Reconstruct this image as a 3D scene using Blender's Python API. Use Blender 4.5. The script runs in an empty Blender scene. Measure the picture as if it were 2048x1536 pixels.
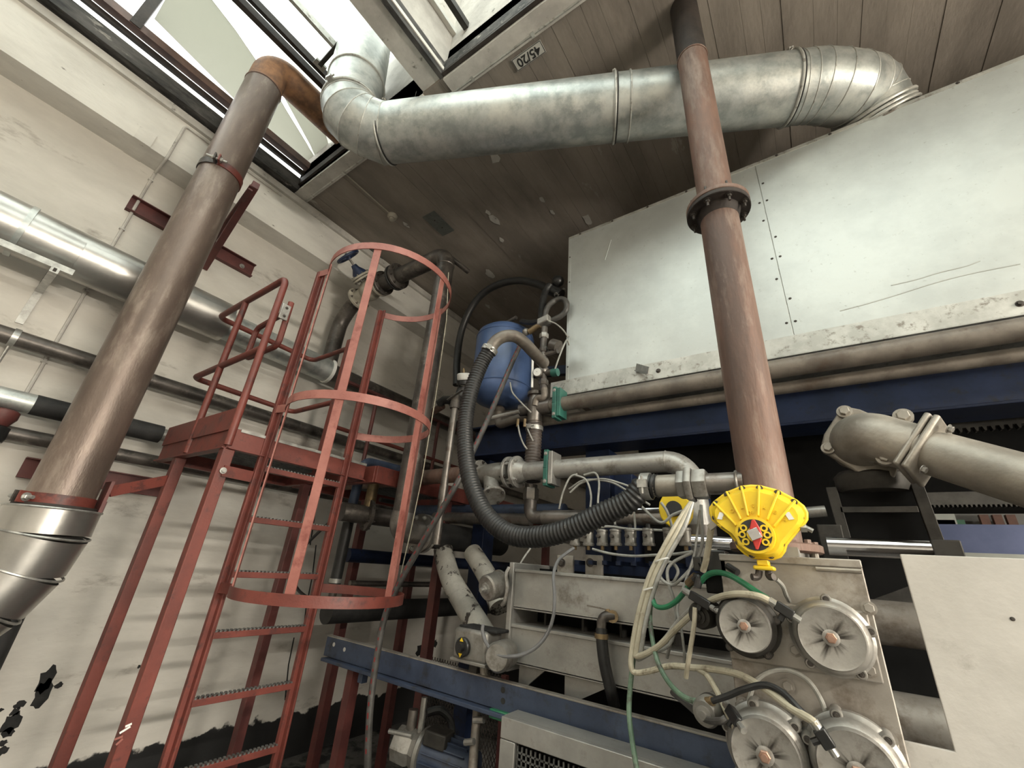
import bpy, bmesh, math, random
from mathutils import Vector, Matrix
random.seed(7)
SC = bpy.context.scene
COL = SC.collection
V = Vector
PI = math.pi
# ------------------------------------------------------------------ camera
EYE = V((0, 0, 1.7))
FPX = 831.3
_a, _b, _c = -0.62805, 0.41202, 0.07871
_f = V((math.sin(_a)*math.cos(_b), math.cos(_a)*math.cos(_b), math.sin(_b)))
_r = V((math.cos(_a), -math.sin(_a), 0)); _u = _r.cross(_f)
_R = _r*math.cos(_c) + _u*math.sin(_c); _U = _u*math.cos(_c) - _r*math.sin(_c)
cam = bpy.data.cameras.new('camera'); cam.sensor_width = 36; cam.lens = FPX/2048*36
cam.clip_start = 0.05; cam.clip_end = 200
camo = bpy.data.objects.new('camera', cam); COL.objects.link(camo)
camo.matrix_world = Matrix(((_R.x, _U.x, -_f.x, EYE.x), (_R.y, _U.y, -_f.y, EYE.y), (_R.z, _U.z, -_f.z, EYE.z), (0, 0, 0, 1)))
SC.camera = camo
# survey: a sight line from the tripod point meets a known plane of the hall (wall x, machine front y, level z)
def _ray(px, py): return _R*((px-1024)/FPX) + _U*((768-py)/FPX) + _f
def wx(px, py, x): d = _ray(px, py); return EYE + d*((x-EYE.x)/d.x)
def wy(px, py, y): d = _ray(px, py); return EYE + d*((y-EYE.y)/d.y)
def wz(px, py, z): d = _ray(px, py); return EYE + d*((z-EYE.z)/d.z)
# ------------------------------------------------------------------ sky, exposure
W = bpy.data.worlds.new('overcast_sky'); SC.world = W; W.use_nodes = True
W.node_tree.nodes['Background'].inputs[0].default_value = (0.97, 1.0, 0.98, 1)
W.node_tree.nodes['Background'].inputs[1].default_value = 3.0
SC.view_settings.view_transform = 'Standard'; SC.view_settings.look = 'None'
SC.view_settings.gamma = 1; SC.view_settings.use_curve_mapping = False
SC.view_settings.exposure = 0.5
SC.cycles.max_bounces = 8; SC.cycles.diffuse_bounces = 5; SC.cycles.glossy_bounces = 4
SC.cycles.transparent_max_bounces = 8; SC.cycles.use_denoising = True
SC.cycles.sample_clamp_indirect = 6
# ------------------------------------------------------------------ mesh helpers
def perp(d):
    d = d.normalized(); a = V((0, 0, 1)) if abs(d.z) < .9 else V((1, 0, 0))
    u = d.cross(a).normalized(); return u, u.cross(d).normalized()
def catmull(pts, n=8):
    P = [V(p) for p in pts]; P = [P[0]*2-P[1]] + P + [P[-1]*2-P[-2]]; out = []
    for i in range(1, len(P)-2):
        a, b, c, d = P[i-1:i+3]
        for k in range(n):
            t = k/n
            out.append(.5*((2*b)+(c-a)*t+(2*a-5*b+4*c-d)*t*t+(3*b-a-3*c+d)*t**3))
    out.append(P[-2]); return out
def fillet(pts, r, n=8):
    P = [V(p) for p in pts]; out = [P[0]]
    for i in range(1, len(P)-1):
        a = (P[i-1]-P[i]); b = (P[i+1]-P[i]); la, lb = a.length, b.length; a.normalize(); b.normalize()
        ang = a.angle(b)
        if ang > PI-.05: out.append(P[i]); continue
        t = min(r/math.tan(ang/2), la*.49, lb*.49); rr = t*math.tan(ang/2)
        c = P[i] + (a+b).normalized()*(rr/math.sin(ang/2))
        s = P[i]+a*t-c; e = P[i]+b*t-c; tot = s.angle(e); ax = s.cross(e).normalized()
        for k in range(n+1): out.append(c + Matrix.Rotation(tot*k/n, 3, ax) @ s)
    out.append(P[-1]); return out
class MB:
    def __init__(s): s.v = []; s.f = []
    def add(s, vs, fs):
        o = len(s.v); s.v += [V(p) for p in vs]; s.f += [tuple(i+o for i in q) for q in fs]; return s
    def hexa(s, p):  # 8 corners: bottom 4, top 4
        return s.add(p, [(3, 2, 1, 0), (4, 5, 6, 7), (0, 1, 5, 4), (1, 2, 6, 5), (2, 3, 7, 6), (3, 0, 4, 7)])
    def box(s, a, b):
        x0, x1 = sorted((a[0], b[0])); y0, y1 = sorted((a[1], b[1])); z0, z1 = sorted((a[2], b[2]))
        return s.hexa([(x0, y0, z0), (x1, y0, z0), (x1, y1, z0), (x0, y1, z0), (x0, y0, z1), (x1, y0, z1), (x1, y1, z1), (x0, y1, z1)])
    def obox(s, c, u, v, w):  # half vectors
        c, u, v, w = V(c), V(u), V(v), V(w)
        return s.hexa([c-u-v-w, c+u-v-w, c+u+v-w, c-u+v-w, c-u-v+w, c+u-v+w, c+u+v+w, c-u+v+w])
    def bar(s, p, q, w, h, up=(0, 0, 1)):
        p, q = V(p), V(q); d = q-p; up = V(up)
        if abs(d.normalized().dot(up)) > .98: up = V((1, 0, 0))
        u = d.cross(up).normalized(); v = u.cross(d).normalized()
        return s.obox((p+q)/2, u*w/2, d/2, v*h/2)
    def tube(s, pts, r, n=14, caps=True, closed=False):
        P = [V(p) for p in pts]; m = len(P); o = len(s.v); u = None
        for i in range(m):
            if closed: t = P[(i+1) % m]-P[i-1]
            else: t = (P[min(i+1, m-1)]-P[max(i-1, 0)])
            t.normalize()
            if u is None: u, _ = perp(t)
            u = (u-t*u.dot(t)).normalized(); w = t.cross(u)
            rr = r[i] if isinstance(r, (list, tuple)) else r
            for k in range(n):
                a = 2*PI*k/n; s.v.append(P[i]+(u*math.cos(a)+w*math.sin(a))*rr)
        for i in range(m if closed else m-1):
            j = (i+1) % m
            for k in range(n):
                k2 = (k+1) % n; s.f.append((o+i*n+k, o+i*n+k2, o+j*n+k2, o+j*n+k))
        if caps and not closed:
            s.f.append(tuple(o+k for k in range(n-1, -1, -1))); s.f.append(tuple(o+(m-1)*n+k for k in range(n)))
        return s
    def cyl(s, p, q, r, n=16, r2=None): return s.tube([p, q], [r, r if r2 is None else r2], n)
    def lathe(s, prof, o, ax, n=24):  # prof: (radius, along axis)
        o, ax = V(o), V(ax).normalized(); u, w = perp(ax); b = len(s.v); m = len(prof)
        for (r, h) in prof:
            for k in range(n):
                a = 2*PI*k/n; s.v.append(o+ax*h+(u*math.cos(a)+w*math.sin(a))*max(r, 1e-4))
        for i in range(m-1):
            for k in range(n):
                k2 = (k+1) % n; s.f.append((b+i*n+k, b+i*n+k2, b+(i+1)*n+k2, b+(i+1)*n+k))
        s.f.append(tuple(b+k for k in range(n-1, -1, -1))); s.f.append(tuple(b+(m-1)*n+k for k in range(n)))
        return s
    def ring(s, o, ax, R, r, w=None, n=32):  # flat strap ring: radius R, radial thickness r, width w along axis
        o, ax = V(o), V(ax).normalized(); w = w or r; u, t = perp(ax); b = len(s.v)
        for k in range(n):
            a = 2*PI*k/n; d = u*math.cos(a)+t*math.sin(a)
            for (rr, h) in ((R, -w/2), (R+r, -w/2), (R+r, w/2), (R, w/2)): s.v.append(o+ax*h+d*rr)
        for k in range(n):
            j = (k+1) % n
            for q in range(4):
                q2 = (q+1) % 4; s.f.append((b+k*4+q, b+k*4+q2, b+j*4+q2, b+j*4+q))
        return s
    def torus(s, o, ax, R, r, n=28, m=8):
        u, w = perp(V(ax)); return s.tube([V(o)+(u*math.cos(2*PI*k/n)+w*math.sin(2*PI*k/n))*R for k in range(n)], r, m, closed=True)
    def prism(s, poly, o, u, v, d):  # polygon in (u,v), extruded by vector d
        o, u, v, d = V(o), V(u), V(v), V(d); n = len(poly); b = len(s.v)
        for (x, y) in poly: s.v.append(o+u*x+v*y)
        for (x, y) in poly: s.v.append(o+u*x+v*y+d)
        s.f.append(tuple(b+i for i in range(n-1, -1, -1))); s.f.append(tuple(b+n+i for i in range(n)))
        for i in range(n): j = (i+1) % n; s.f.append((b+i, b+j, b+n+j, b+n+i))
        return s
    def poly3(s, pts, d):  # 3d polygon thickened by d
        n = len(pts); b = len(s.v); d = V(d); s.v += [V(p) for p in pts]+[V(p)+d for p in pts]
        s.f.append(tuple(b+i for i in range(n-1, -1, -1))); s.f.append(tuple(b+n+i for i in range(n)))
        for i in range(n): j = (i+1) % n; s.f.append((b+i, b+j, b+n+j, b+n+i))
        return s
    def ball(s, c, r, n=16, m=10, sq=(1, 1, 1)):
        pts = []; c = V(c)
        b = len(s.v)
        for i in range(m+1):
            t = PI*i/m
            for k in range(n):
                a = 2*PI*k/n; s.v.append(c+V((math.sin(t)*math.cos(a)*r*sq[0], math.sin(t)*math.sin(a)*r*sq[1], math.cos(t)*r*sq[2])))
        for i in range(m):
            for k in range(n): k2 = (k+1) % n; s.f.append((b+i*n+k, b+(i+1)*n+k, b+(i+1)*n+k2, b+i*n+k2))
        return s
    def build(s, name, mat, parent=None, bev=0, angle=35):
        off = V((0, 0, 0))
        if parent is not None: off = parent['_o']
        else:
            lo = V([min(p[i] for p in s.v) for i in range(3)]); hi = V([max(p[i] for p in s.v) for i in range(3)])
            off = V(((lo.x+hi.x)/2, (lo.y+hi.y)/2, lo.z))
        off = V(off)
        me = bpy.data.meshes.new(name); me.from_pydata([tuple(p-off) for p in s.v], [], s.f)
        bm = bmesh.new(); bm.from_mesh(me); bmesh.ops.recalc_face_normals(bm, faces=bm.faces); bm.to_mesh(me); bm.free()
        me.polygons.foreach_set('use_smooth', [True]*len(me.polygons)); me.set_sharp_from_angle(angle=math.radians(angle))
        me.materials.append(M[mat]); o = bpy.data.objects.new(name, me); COL.objects.link(o)
        o['_o'] = tuple(off)
        if parent is not None: o.parent = parent
        else: o.location = off
        if bev:
            b = o.modifiers.new('bevel', 'BEVEL'); b.width = bev; b.segments = 2; b.limit_method = 'ANGLE'
            b.angle_limit = math.radians(40); b.harden_normals = False
        return o
def gores(parent, pts, R, mat, n=36, name='gore', seam=None):
    """mitred sheet-metal segments: every joint ring lies in the bisecting plane of its two neighbours"""
    P = [V(p) for p in pts]; m = len(P); rings = []; u = None
    for i in range(m):
        t0 = (P[i]-P[i-1]).normalized() if i else (P[1]-P[0]).normalized(); t1 = (P[i+1]-P[i]).normalized() if i < m-1 else t0
        t = (t0+t1).normalized()
        if u is None: u, _ = perp(t0)
        u = (u-t0*u.dot(t0)).normalized(); w = t0.cross(u); ring = []
        for k in range(n):
            d = (u*math.cos(2*PI*k/n)+w*math.sin(2*PI*k/n))*R; ring.append(P[i]+d-t0*(d.dot(t)/t0.dot(t)))
        rings.append(ring)
    for i in range(m-1):
        g = MB(); g.v = rings[i]+rings[i+1]; g.f = [(k, (k+1) % n, n+(k+1) % n, n+k) for k in range(n)]; g.build(name, mat, parent)
    if seam:
        for r in rings[1:-1]: MB().tube(r, .004, 6, closed=True).build('seam', seam, parent)
def tag(o, label, cat, group=None):
    o['label'] = label; o['category'] = cat
    if group: o['group'] = group
    return o
def thing(name, label, cat, loc, group=None):
    o = bpy.data.objects.new(name, None); COL.objects.link(o); o.location = V(loc); o['_o'] = tuple(loc)
    o.empty_display_size = .05
    return tag(o, label, cat, group)
def struct(o): o['kind'] = 'structure'; return o
def clone(src, parent, loc=None, rot=None, name=None):  # a further alike piece sharing the mesh
    c = src.copy(); COL.objects.link(c); c.parent = parent
    if loc is not None: c.location = loc
    if rot is not None: c.rotation_euler = rot
    return c
_hexcache = {}
def orient(ax):
    ax = V(ax).normalized(); return V((0, 0, 1)).rotation_difference(ax)
def bolts(parent, pts, ax, r, h, mat, name='bolt', shank=0):
    """hex heads standing on points (world) along ax; one shared mesh"""
    key = (round(r, 4), round(h, 4), mat, shank, name)
    off = V(parent['_o'])
    for p in pts:
        if key not in _hexcache:
            m = MB(); prof = [(r*1.45, 0), (r*1.45, h*.15)]; m.lathe(prof, (0, 0, 0), (0, 0, 1), 14)
            m.lathe([(r, h*.15), (r, h*.9), (r*.85, h)], (0, 0, 0), (0, 0, 1), 6)
            if shank: m.cyl((0, 0, h), (0, 0, h+shank), r*.5, 8)
            me = bpy.data.meshes.new(name); me.from_pydata([tuple(q) for q in m.v], [], m.f); me.materials.append(M[mat])
            bm = bmesh.new(); bm.from_mesh(me); bmesh.ops.recalc_face_normals(bm, faces=bm.faces); bm.to_mesh(me); bm.free()
            _hexcache[key] = me
        o = bpy.data.objects.new(name, _hexcache[key]); COL.objects.link(o); o.parent = parent
        o.rotation_mode = 'QUATERNION'; o.rotation_quaternion = orient(ax); o.location = V(p)-off; o['_o'] = tuple(off)
def circ(o, ax, R, n, ph=0):
    u, w = perp(V(ax)); return [V(o)+(u*math.cos(2*PI*(k+ph)/n)+w*math.sin(2*PI*(k+ph)/n))*R for k in range(n)]
def flange(parent, o, ax, R, th, nb, mat, bmat, br=.012, ph=.5, inner=.72, name='flange'):
    o, ax = V(o), V(ax).normalized()
    f = MB().lathe([(R*.96, -th/2), (R, -th/2+.003), (R, th/2-.003), (R*.96, th/2)], o, ax, 36).build(name, mat, parent)
    for s in (1, -1):
        bolts(parent, [p+ax*s*th/2 for p in circ(o, ax, R*.84, nb, ph)], ax*s, br, br*1.3, bmat, 'bolt', br*.9)
    return f
# ------------------------------------------------------------------ materials
M = {}
def pm(name, c1, c2=None, sc=6, rough=.6, metal=0, bump=0, bsc=60, spot=None, ssc=10, slo=.62, shi=.68, sp=.5, rvar=.12, stretch=(1, 1, 1), det=6):
    m = bpy.data.materials.new(name); m.use_nodes = True; nt = m.node_tree; N = nt.nodes; L = nt.links
    b = N['Principled BSDF']; b.inputs['Roughness'].default_value = rough; b.inputs['Metallic'].default_value = metal
    b.inputs['Specular IOR Level'].default_value = sp
    tc = N.new('ShaderNodeTexCoord'); mp = N.new('ShaderNodeMapping'); mp.inputs['Scale'].default_value = stretch
    L.new(tc.outputs['Object'], mp.inputs['Vector'])
    n1 = N.new('ShaderNodeTexNoise'); n1.inputs['Scale'].default_value = sc; n1.inputs['Detail'].default_value = det
    n1.inputs['Roughness'].default_value = .65
    L.new(mp.outputs[0], n1.inputs['Vector'])
    r1 = N.new('ShaderNodeValToRGB'); c2 = c2 or tuple(x*.75 for x in c1)
    r1.color_ramp.elements[0].color = (*c2, 1); r1.color_ramp.elements[1].color = (*c1, 1)
    r1.color_ramp.elements[0].position = .39; r1.color_ramp.elements[1].position = .61
    L.new(n1.outputs['Fac'], r1.inputs[0]); out = r1.outputs[0]
    if spot:
        n2 = N.new('ShaderNodeTexNoise'); n2.inputs['Scale'].default_value = ssc; n2.inputs['Detail'].default_value = 8
        n2.inputs['Roughness'].default_value = .7
        L.new(mp.outputs[0], n2.inputs['Vector'])
        r2 = N.new('ShaderNodeValToRGB'); r2.color_ramp.elements[0].position = slo-.075; r2.color_ramp.elements[1].position = shi-.06
        L.new(n2.outputs['Fac'], r2.inputs[0]); mx = N.new('ShaderNodeMix'); mx.data_type = 'RGBA'
        L.new(r2.outputs[0], mx.inputs[0]); L.new(out, mx.inputs[6]); mx.inputs[7].default_value = (*spot, 1); out = mx.outputs[2]
    L.new(out, b.inputs['Base Color'])
    if rvar:
        mr = N.new('ShaderNodeMapRange'); mr.inputs[3].default_value = max(.03, rough-rvar); mr.inputs[4].default_value = min(1, rough+rvar)
        L.new(n1.outputs['Fac'], mr.inputs[0]); L.new(mr.outputs[0], b.inputs['Roughness'])
    if bump:
        n3 = N.new('ShaderNodeTexNoise'); n3.inputs['Scale'].default_value = bsc; n3.inputs['Detail'].default_value = 5
        L.new(mp.outputs[0], n3.inputs['Vector'])
        bp = N.new('ShaderNodeBump'); bp.inputs['Strength'].default_value = bump; bp.inputs['Distance'].default_value = .004
        L.new(n3.outputs['Fac'], bp.inputs['Height']); L.new(bp.outputs[0], b.inputs['Normal'])
    M[name] = m; return m
pm('plaster', (.66, .63, .575), (.52, .495, .45), 1.6, .8, 0, .5, 35, spot=(.33, .30, .265), ssc=4, slo=.66, shi=.76, stretch=(1, .35, 1), det=9)
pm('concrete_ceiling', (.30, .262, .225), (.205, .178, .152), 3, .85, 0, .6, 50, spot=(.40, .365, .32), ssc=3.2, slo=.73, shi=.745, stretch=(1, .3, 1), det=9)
pm('concrete_trim', (.56, .54, .50), (.42, .40, .37), 4, .85, 0, .5, 40, spot=(.13, .12, .10), ssc=9, slo=.68, shi=.75)
pm('beam_paint', (.70, .68, .63), (.55, .53, .49), 2.2, .8, 0, .7, 28, spot=(.20, .18, .16), ssc=16, slo=.72, shi=.75, stretch=(1, .4, 1), det=9)
pm('charred', (.09, .085, .08), (.015, .015, .015), 9, .8, 0, .9, 40, spot=(.35, .33, .30), ssc=14, slo=.66, shi=.74, stretch=(1, .3, 1))
pm('brown_paint', (.13, .075, .06), (.075, .045, .038), 8, .55, 0, .2)
pm('floor_concrete', (.24, .23, .21), (.10, .095, .09), 2, .45, 0, .3, 30, spot=(.02, .02, .02), ssc=4, slo=.55, shi=.62)
pm('tar', (.022, .021, .02), (.008, .008, .008), 14, .85, 0, .9, 30)
pm('pipe_brown', (.195, .147, .120), (.115, .086, .071), 4, .38, .35, .25, 130, spot=(.26, .215, .18), ssc=8, slo=.60, shi=.74, stretch=(1, 1, .3), det=10)
pm('rust_orange', (.33, .17, .085), (.16, .085, .05), 9, .7, .2, .3, 80)
pm('pipe_rust', (.195, .112, .082), (.098, .064, .052), 5, .6, .2, .45, 80, spot=(.24, .18, .148), ssc=9, slo=.57, shi=.72, stretch=(1, 1, .22), det=10)
pm('rust_dark', (.045, .035, .03), (.02, .016, .014), 8, .7, .2, .3)
pm('galv', (.50, .525, .51), (.33, .355, .345), 9, .42, .65, .15, 60, spot=(.60, .61, .575), ssc=5, slo=.54, shi=.70, det=10)
pm('galv_panel', (.58, .61, .59), (.49, .515, .50), 2.2, .40, .45, .55, 7, spot=(.38, .39, .37), ssc=30, slo=.68, shi=.77, rvar=.06, det=9)
pm('galv_trim', (.56, .56, .525), (.42, .42, .39), 8, .45, .5, .1, 60, spot=(.24, .22, .19), ssc=22, slo=.62, shi=.72)
pm('bright_sheet', (.50, .488, .463), (.40, .388, .368), 3, .31, .9, .2, 14, rvar=.08, det=9)
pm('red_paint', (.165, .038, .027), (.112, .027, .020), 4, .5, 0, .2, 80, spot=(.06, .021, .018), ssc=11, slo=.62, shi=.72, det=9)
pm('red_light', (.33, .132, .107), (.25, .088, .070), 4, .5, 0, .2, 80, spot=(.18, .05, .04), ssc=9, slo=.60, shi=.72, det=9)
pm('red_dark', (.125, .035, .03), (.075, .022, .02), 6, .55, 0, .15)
pm('grate', (.20, .20, .19), (.11, .11, .105), 20, .5, .6)
pm('zinc', (.45, .445, .42), (.30, .295, .275), 20, .38, .7)
pm('bolt_dark', (.10, .085, .075), (.05, .045, .04), 30, .5, .5)
pm('black_rubber', (.022, .022, .022), (.012, .012, .012), 20, .45, 0, .1, spot=(.16, .15, .13), ssc=30, slo=.72, shi=.8)
pm('black_lag', (.028, .027, .026), (.014, .014, .014), 10, .7, 0, .5, 40)
pm('hose_grey', (.085, .08, .075), (.045, .043, .04), 16, .38, 0, .1)
pm('hose_rib_brown', (.085, .068, .058), (.05, .04, .035), 16, .45, 0, .1)
pm('pipe_dark', (.125, .110, .098), (.062, .055, .050), 6, .38, .5, .2, 60, spot=(.21, .185, .16), ssc=8, slo=.62, shi=.74)
pm('pipe_steel', (.25, .23, .21), (.16, .147, .135), 6, .36, .7, .1, 80, spot=(.13, .10, .08), ssc=10, slo=.6, shi=.72)
pm('pipe_tan', (.225, .198, .168), (.135, .118, .10), 6, .5, .3, .1, 80, spot=(.10, .075, .058), ssc=7, slo=.6, shi=.75)
pm('silver_paint', (.44, .43, .405), (.31, .30, .28), 7, .40, .5, .1, 60, spot=(.20, .185, .16), ssc=12, slo=.62, shi=.74, det=9)
pm('cast_alu', (.36, .345, .32), (.23, .22, .20), 6, .42, .55, .25, 50, spot=(.14, .12, .10), ssc=9, slo=.6, shi=.74, det=9)
pm('cast_tan', (.36, .33, .285), (.24, .22, .19), 6, .46, .45, .3, 50, spot=(.30, .17, .075), ssc=6, slo=.70, shi=.8, det=9)
pm('plate_steel', (.41, .40, .375), (.29, .28, .26), 3, .42, .45, .12, 60, spot=(.19, .17, .145), ssc=6, slo=.62, shi=.78, det=10)
pm('plate_dirty', (.36, .335, .30), (.235, .215, .19), 4, .5, .35, .15, 60, spot=(.115, .085, .06), ssc=7, slo=.58, shi=.76, det=10)
pm('plate_light', (.56, .535, .50), (.45, .43, .40), 2.2, .45, .15, .2, 40, spot=(.30, .28, .25), ssc=5, slo=.62, shi=.74, det=10)
pm('navy', (.010, .018, .048), (.006, .011, .028), 6, .5, 0, .1, sp=.25, spot=(.008, .009, .011), ssc=12, slo=.62, shi=.74)
pm('navy_grey', (.050, .068, .112), (.028, .040, .072), 5, .5, 0, .15, spot=(.022, .022, .024), ssc=9, slo=.60, shi=.74, det=9)
pm('tank_blue', (.072, .118, .245), (.055, .094, .20), 4, .32, 0, .05, spot=(.035, .055, .115), ssc=26, slo=.74, shi=.78)
pm('wheel_blue', (.022, .035, .085), (.014, .022, .05), 20, .4)
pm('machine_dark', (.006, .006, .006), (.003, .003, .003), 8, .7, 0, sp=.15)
pm('machine_grey', (.060, .056, .050), (.03, .028, .025), 8, .55, .3, .1, sp=.3)
pm('valve_cream', (.42, .385, .32), (.30, .275, .225), 9, .6, 0, .2)
pm('brass', (.30, .22, .12), (.19, .14, .085), 20, .4, .7)
pm('yellow', (.86, .62, .025), (.76, .52, .02), 8, .38, 0, .05, spot=(.42, .28, .03), ssc=14, slo=.7, shi=.8)
pm('red_pointer', (.58, .045, .035), (.5, .035, .03), 10, .4)
pm('red_print', (.22, .022, .024), (.15, .016, .018), 10, .5)
pm('chrome', (.68, .68, .70), (.58, .58, .60), 8, .14, 1, rvar=.04)
pm('green_clip', (.035, .15, .115), (.025, .10, .08), 10, .45)
pm('green_hose', (.035, .21, .10), (.022, .14, .07), 15, .35)
pm('green_dirty', (.16, .24, .17), (.09, .15, .10), 15, .5, spot=(.07, .06, .05), ssc=20, slo=.6, shi=.7)
pm('hose_cream', (.50, .46, .355), (.36, .325, .245), 9, .4, 0, 0, spot=(.15, .12, .08), ssc=14, slo=.62, shi=.74)
pm('hose_clear', (.36, .355, .325), (.24, .235, .215), 14, .3)
pm('cable_grey', (.20, .20, .205), (.14, .14, .145), 10, .45)
pm('copper_nut', (.42, .26, .19), (.32, .20, .15), 20, .4, .6)
pm('black_plastic', (.02, .02, .02), (.012, .012, .012), 10, .35)
pm('white_plastic', (.80, .79, .75), (.72, .71, .67), 10, .5)
pm('sign_white', (.55, .54, .50), (.47, .46, .43), 8, .5)
pm('ink', (.03, .03, .03), (.02, .02, .02), 8, .6)
pm('grey_plate', (.19, .20, .19), (.14, .15, .14), 8, .45, .4, spot=(.10, .10, .10), ssc=14, slo=.62, shi=.7)
pm('cream_panel', (.80, .79, .72), (.74, .73, .67), 2, .6)
pm('far_white', (.62, .65, .60), (.56, .59, .55), 2, .7)
pm('far_grey', (.30, .30, .285), (.24, .24, .23), 2, .7)
pm('far_blue', (.19, .23, .42), (.15, .19, .36), 2, .6)
pm('far_brown', (.22, .10, .065), (.15, .07, .05), 4, .6)
pm('flaked', (.50, .475, .42), (.36, .34, .30), 6, .5, .2, .3, 60, spot=(.05, .042, .036), ssc=8, slo=.64, shi=.655)
pm('lag_end', (.20, .19, .18), (.03, .03, .03), 12, .7, 0, .5)
def disc_mat():  # grease rays spreading from the spindle over a brushed cap
    m = M['cast_alu'].copy(); m.name = 'disc_stained'; N = m.node_tree.nodes; L = m.node_tree.links; b = N['Principled BSDF']; src = b.inputs['Base Color'].links[0].from_socket
    tc = [n for n in N if n.type == 'TEX_COORD'][0]; s = N.new('ShaderNodeSeparateXYZ'); L.new(tc.outputs['Object'], s.inputs[0])
    at = N.new('ShaderNodeMath'); at.operation = 'ARCTAN2'; L.new(s.outputs['Z'], at.inputs[0]); L.new(s.outputs['X'], at.inputs[1])
    nz = N.new('ShaderNodeTexNoise'); nz.noise_dimensions = '1D'; nz.inputs['Scale'].default_value = 1.7; nz.inputs['Detail'].default_value = 2; L.new(at.outputs[0], nz.inputs['W'])
    cb = N.new('ShaderNodeCombineXYZ'); L.new(s.outputs['X'], cb.inputs[0]); L.new(s.outputs['Z'], cb.inputs[1])
    ln = N.new('ShaderNodeVectorMath'); ln.operation = 'LENGTH'; L.new(cb.outputs[0], ln.inputs[0])
    mr = N.new('ShaderNodeMapRange'); mr.inputs[1].default_value = .012; mr.inputs[2].default_value = .058; mr.inputs[3].default_value = .22; mr.inputs[4].default_value = -.12; L.new(ln.outputs['Value'], mr.inputs[0])
    ad = N.new('ShaderNodeMath'); L.new(nz.outputs['Fac'], ad.inputs[0]); L.new(mr.outputs[0], ad.inputs[1])
    r = N.new('ShaderNodeValToRGB'); r.color_ramp.elements[0].position = .56; r.color_ramp.elements[1].position = .76; L.new(ad.outputs[0], r.inputs[0])
    mx = N.new('ShaderNodeMix'); mx.data_type = 'RGBA'; L.new(r.outputs[0], mx.inputs[0]); L.new(src, mx.inputs[6]); mx.inputs[7].default_value = (.045, .04, .035, 1); L.new(mx.outputs[2], b.inputs['Base Color']); M[m.name] = m
disc_mat()
def emis(name, c, s):
    m = bpy.data.materials.new(name); m.use_nodes = True; b = m.node_tree.nodes['Principled BSDF']
    b.inputs['Base Color'].default_value = (*c, 1); b.inputs['Emission Color'].default_value = (*c, 1); b.inputs['Emission Strength'].default_value = s; M[name] = m
emis('lamp_tube', (1, .90, .68), 22)
def translucent(name, col, clear):
    m = bpy.data.materials.new(name); m.use_nodes = True; nt = m.node_tree; N = nt.nodes; N.remove(N['Principled BSDF'])
    t = N.new('ShaderNodeBsdfTranslucent'); t.inputs[0].default_value = (*col, 1)
    q = N.new('ShaderNodeBsdfTransparent'); q.inputs[0].default_value = (*col, 1); x = N.new('ShaderNodeMixShader'); x.inputs[0].default_value = clear
    nt.links.new(t.outputs[0], x.inputs[1]); nt.links.new(q.outputs[0], x.inputs[2]); nt.links.new(x.outputs[0], N['Material Output'].inputs[0]); M[name] = m
translucent('milky_pane', (.95, .97, .94), .75)
translucent('dome_shade', (.42, .412, .375), .12)
# ================================================================== the hall
ZC = 5.17; XW = -4.2; XB = -3.95
Y0, Y1, X1 = -6.0, 10.0, 7.0
struct(MB().box((XW-.3, Y0-.3, -.2), (X1+.3, Y1+.3, 0)).build('floor', 'floor_concrete'))
def wall_mat():  # painted plaster, tar-coated below a ragged line near the floor
    m = M['plaster'].copy(); m.name = 'plaster_tarred'; nt = m.node_tree; N = nt.nodes; L = nt.links; b = N['Principled BSDF']
    src = b.inputs['Base Color'].links[0].from_socket
    tc = [n for n in N if n.type == 'TEX_COORD'][0]; sx = N.new('ShaderNodeSeparateXYZ'); L.new(tc.outputs['Object'], sx.inputs[0])
    nz = N.new('ShaderNodeTexNoise'); nz.inputs['Scale'].default_value = 7; nz.inputs['Detail'].default_value = 9; L.new(tc.outputs['Object'], nz.inputs['Vector'])
    ma = N.new('ShaderNodeMath'); ma.operation = 'MULTIPLY_ADD'; L.new(nz.outputs['Fac'], ma.inputs[0]); ma.inputs[1].default_value = .22; L.new(sx.outputs['Z'], ma.inputs[2])
    r = N.new('ShaderNodeValToRGB'); r.color_ramp.elements[0].position = .44; r.color_ramp.elements[1].position = .452
    r.color_ramp.elements[0].color = (1, 1, 1, 1); r.color_ramp.elements[1].color = (0, 0, 0, 1); L.new(ma.outputs[0], r.inputs[0])
    mx = N.new('ShaderNodeMix'); mx.data_type = 'RGBA'; L.new(r.outputs[0], mx.inputs[0]); L.new(src, mx.inputs[6]); mx.inputs[7].default_value = (.012, .012, .012, 1)
    L.new(mx.outputs[2], b.inputs['Base Color']); M[m.name] = m
wall_mat()
wl = struct(MB().box((XW-.3, Y0, 0), (XW, Y1, ZC+.08)).build('wall_left', 'plaster_tarred'))
struct(MB().box((XW-.3, Y1, 0), (X1+.3, Y1+.3, 6.2)).build('wall_far', 'plaster'))
struct(MB().box((X1, Y0, 0), (X1+.3, Y1, 6.2)).build('wall_right', 'plaster'))
struct(MB().box((XW-.3, Y0-.3, 0), (X1+.3, Y0, 6.2)).build('wall_back', 'plaster'))
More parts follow.
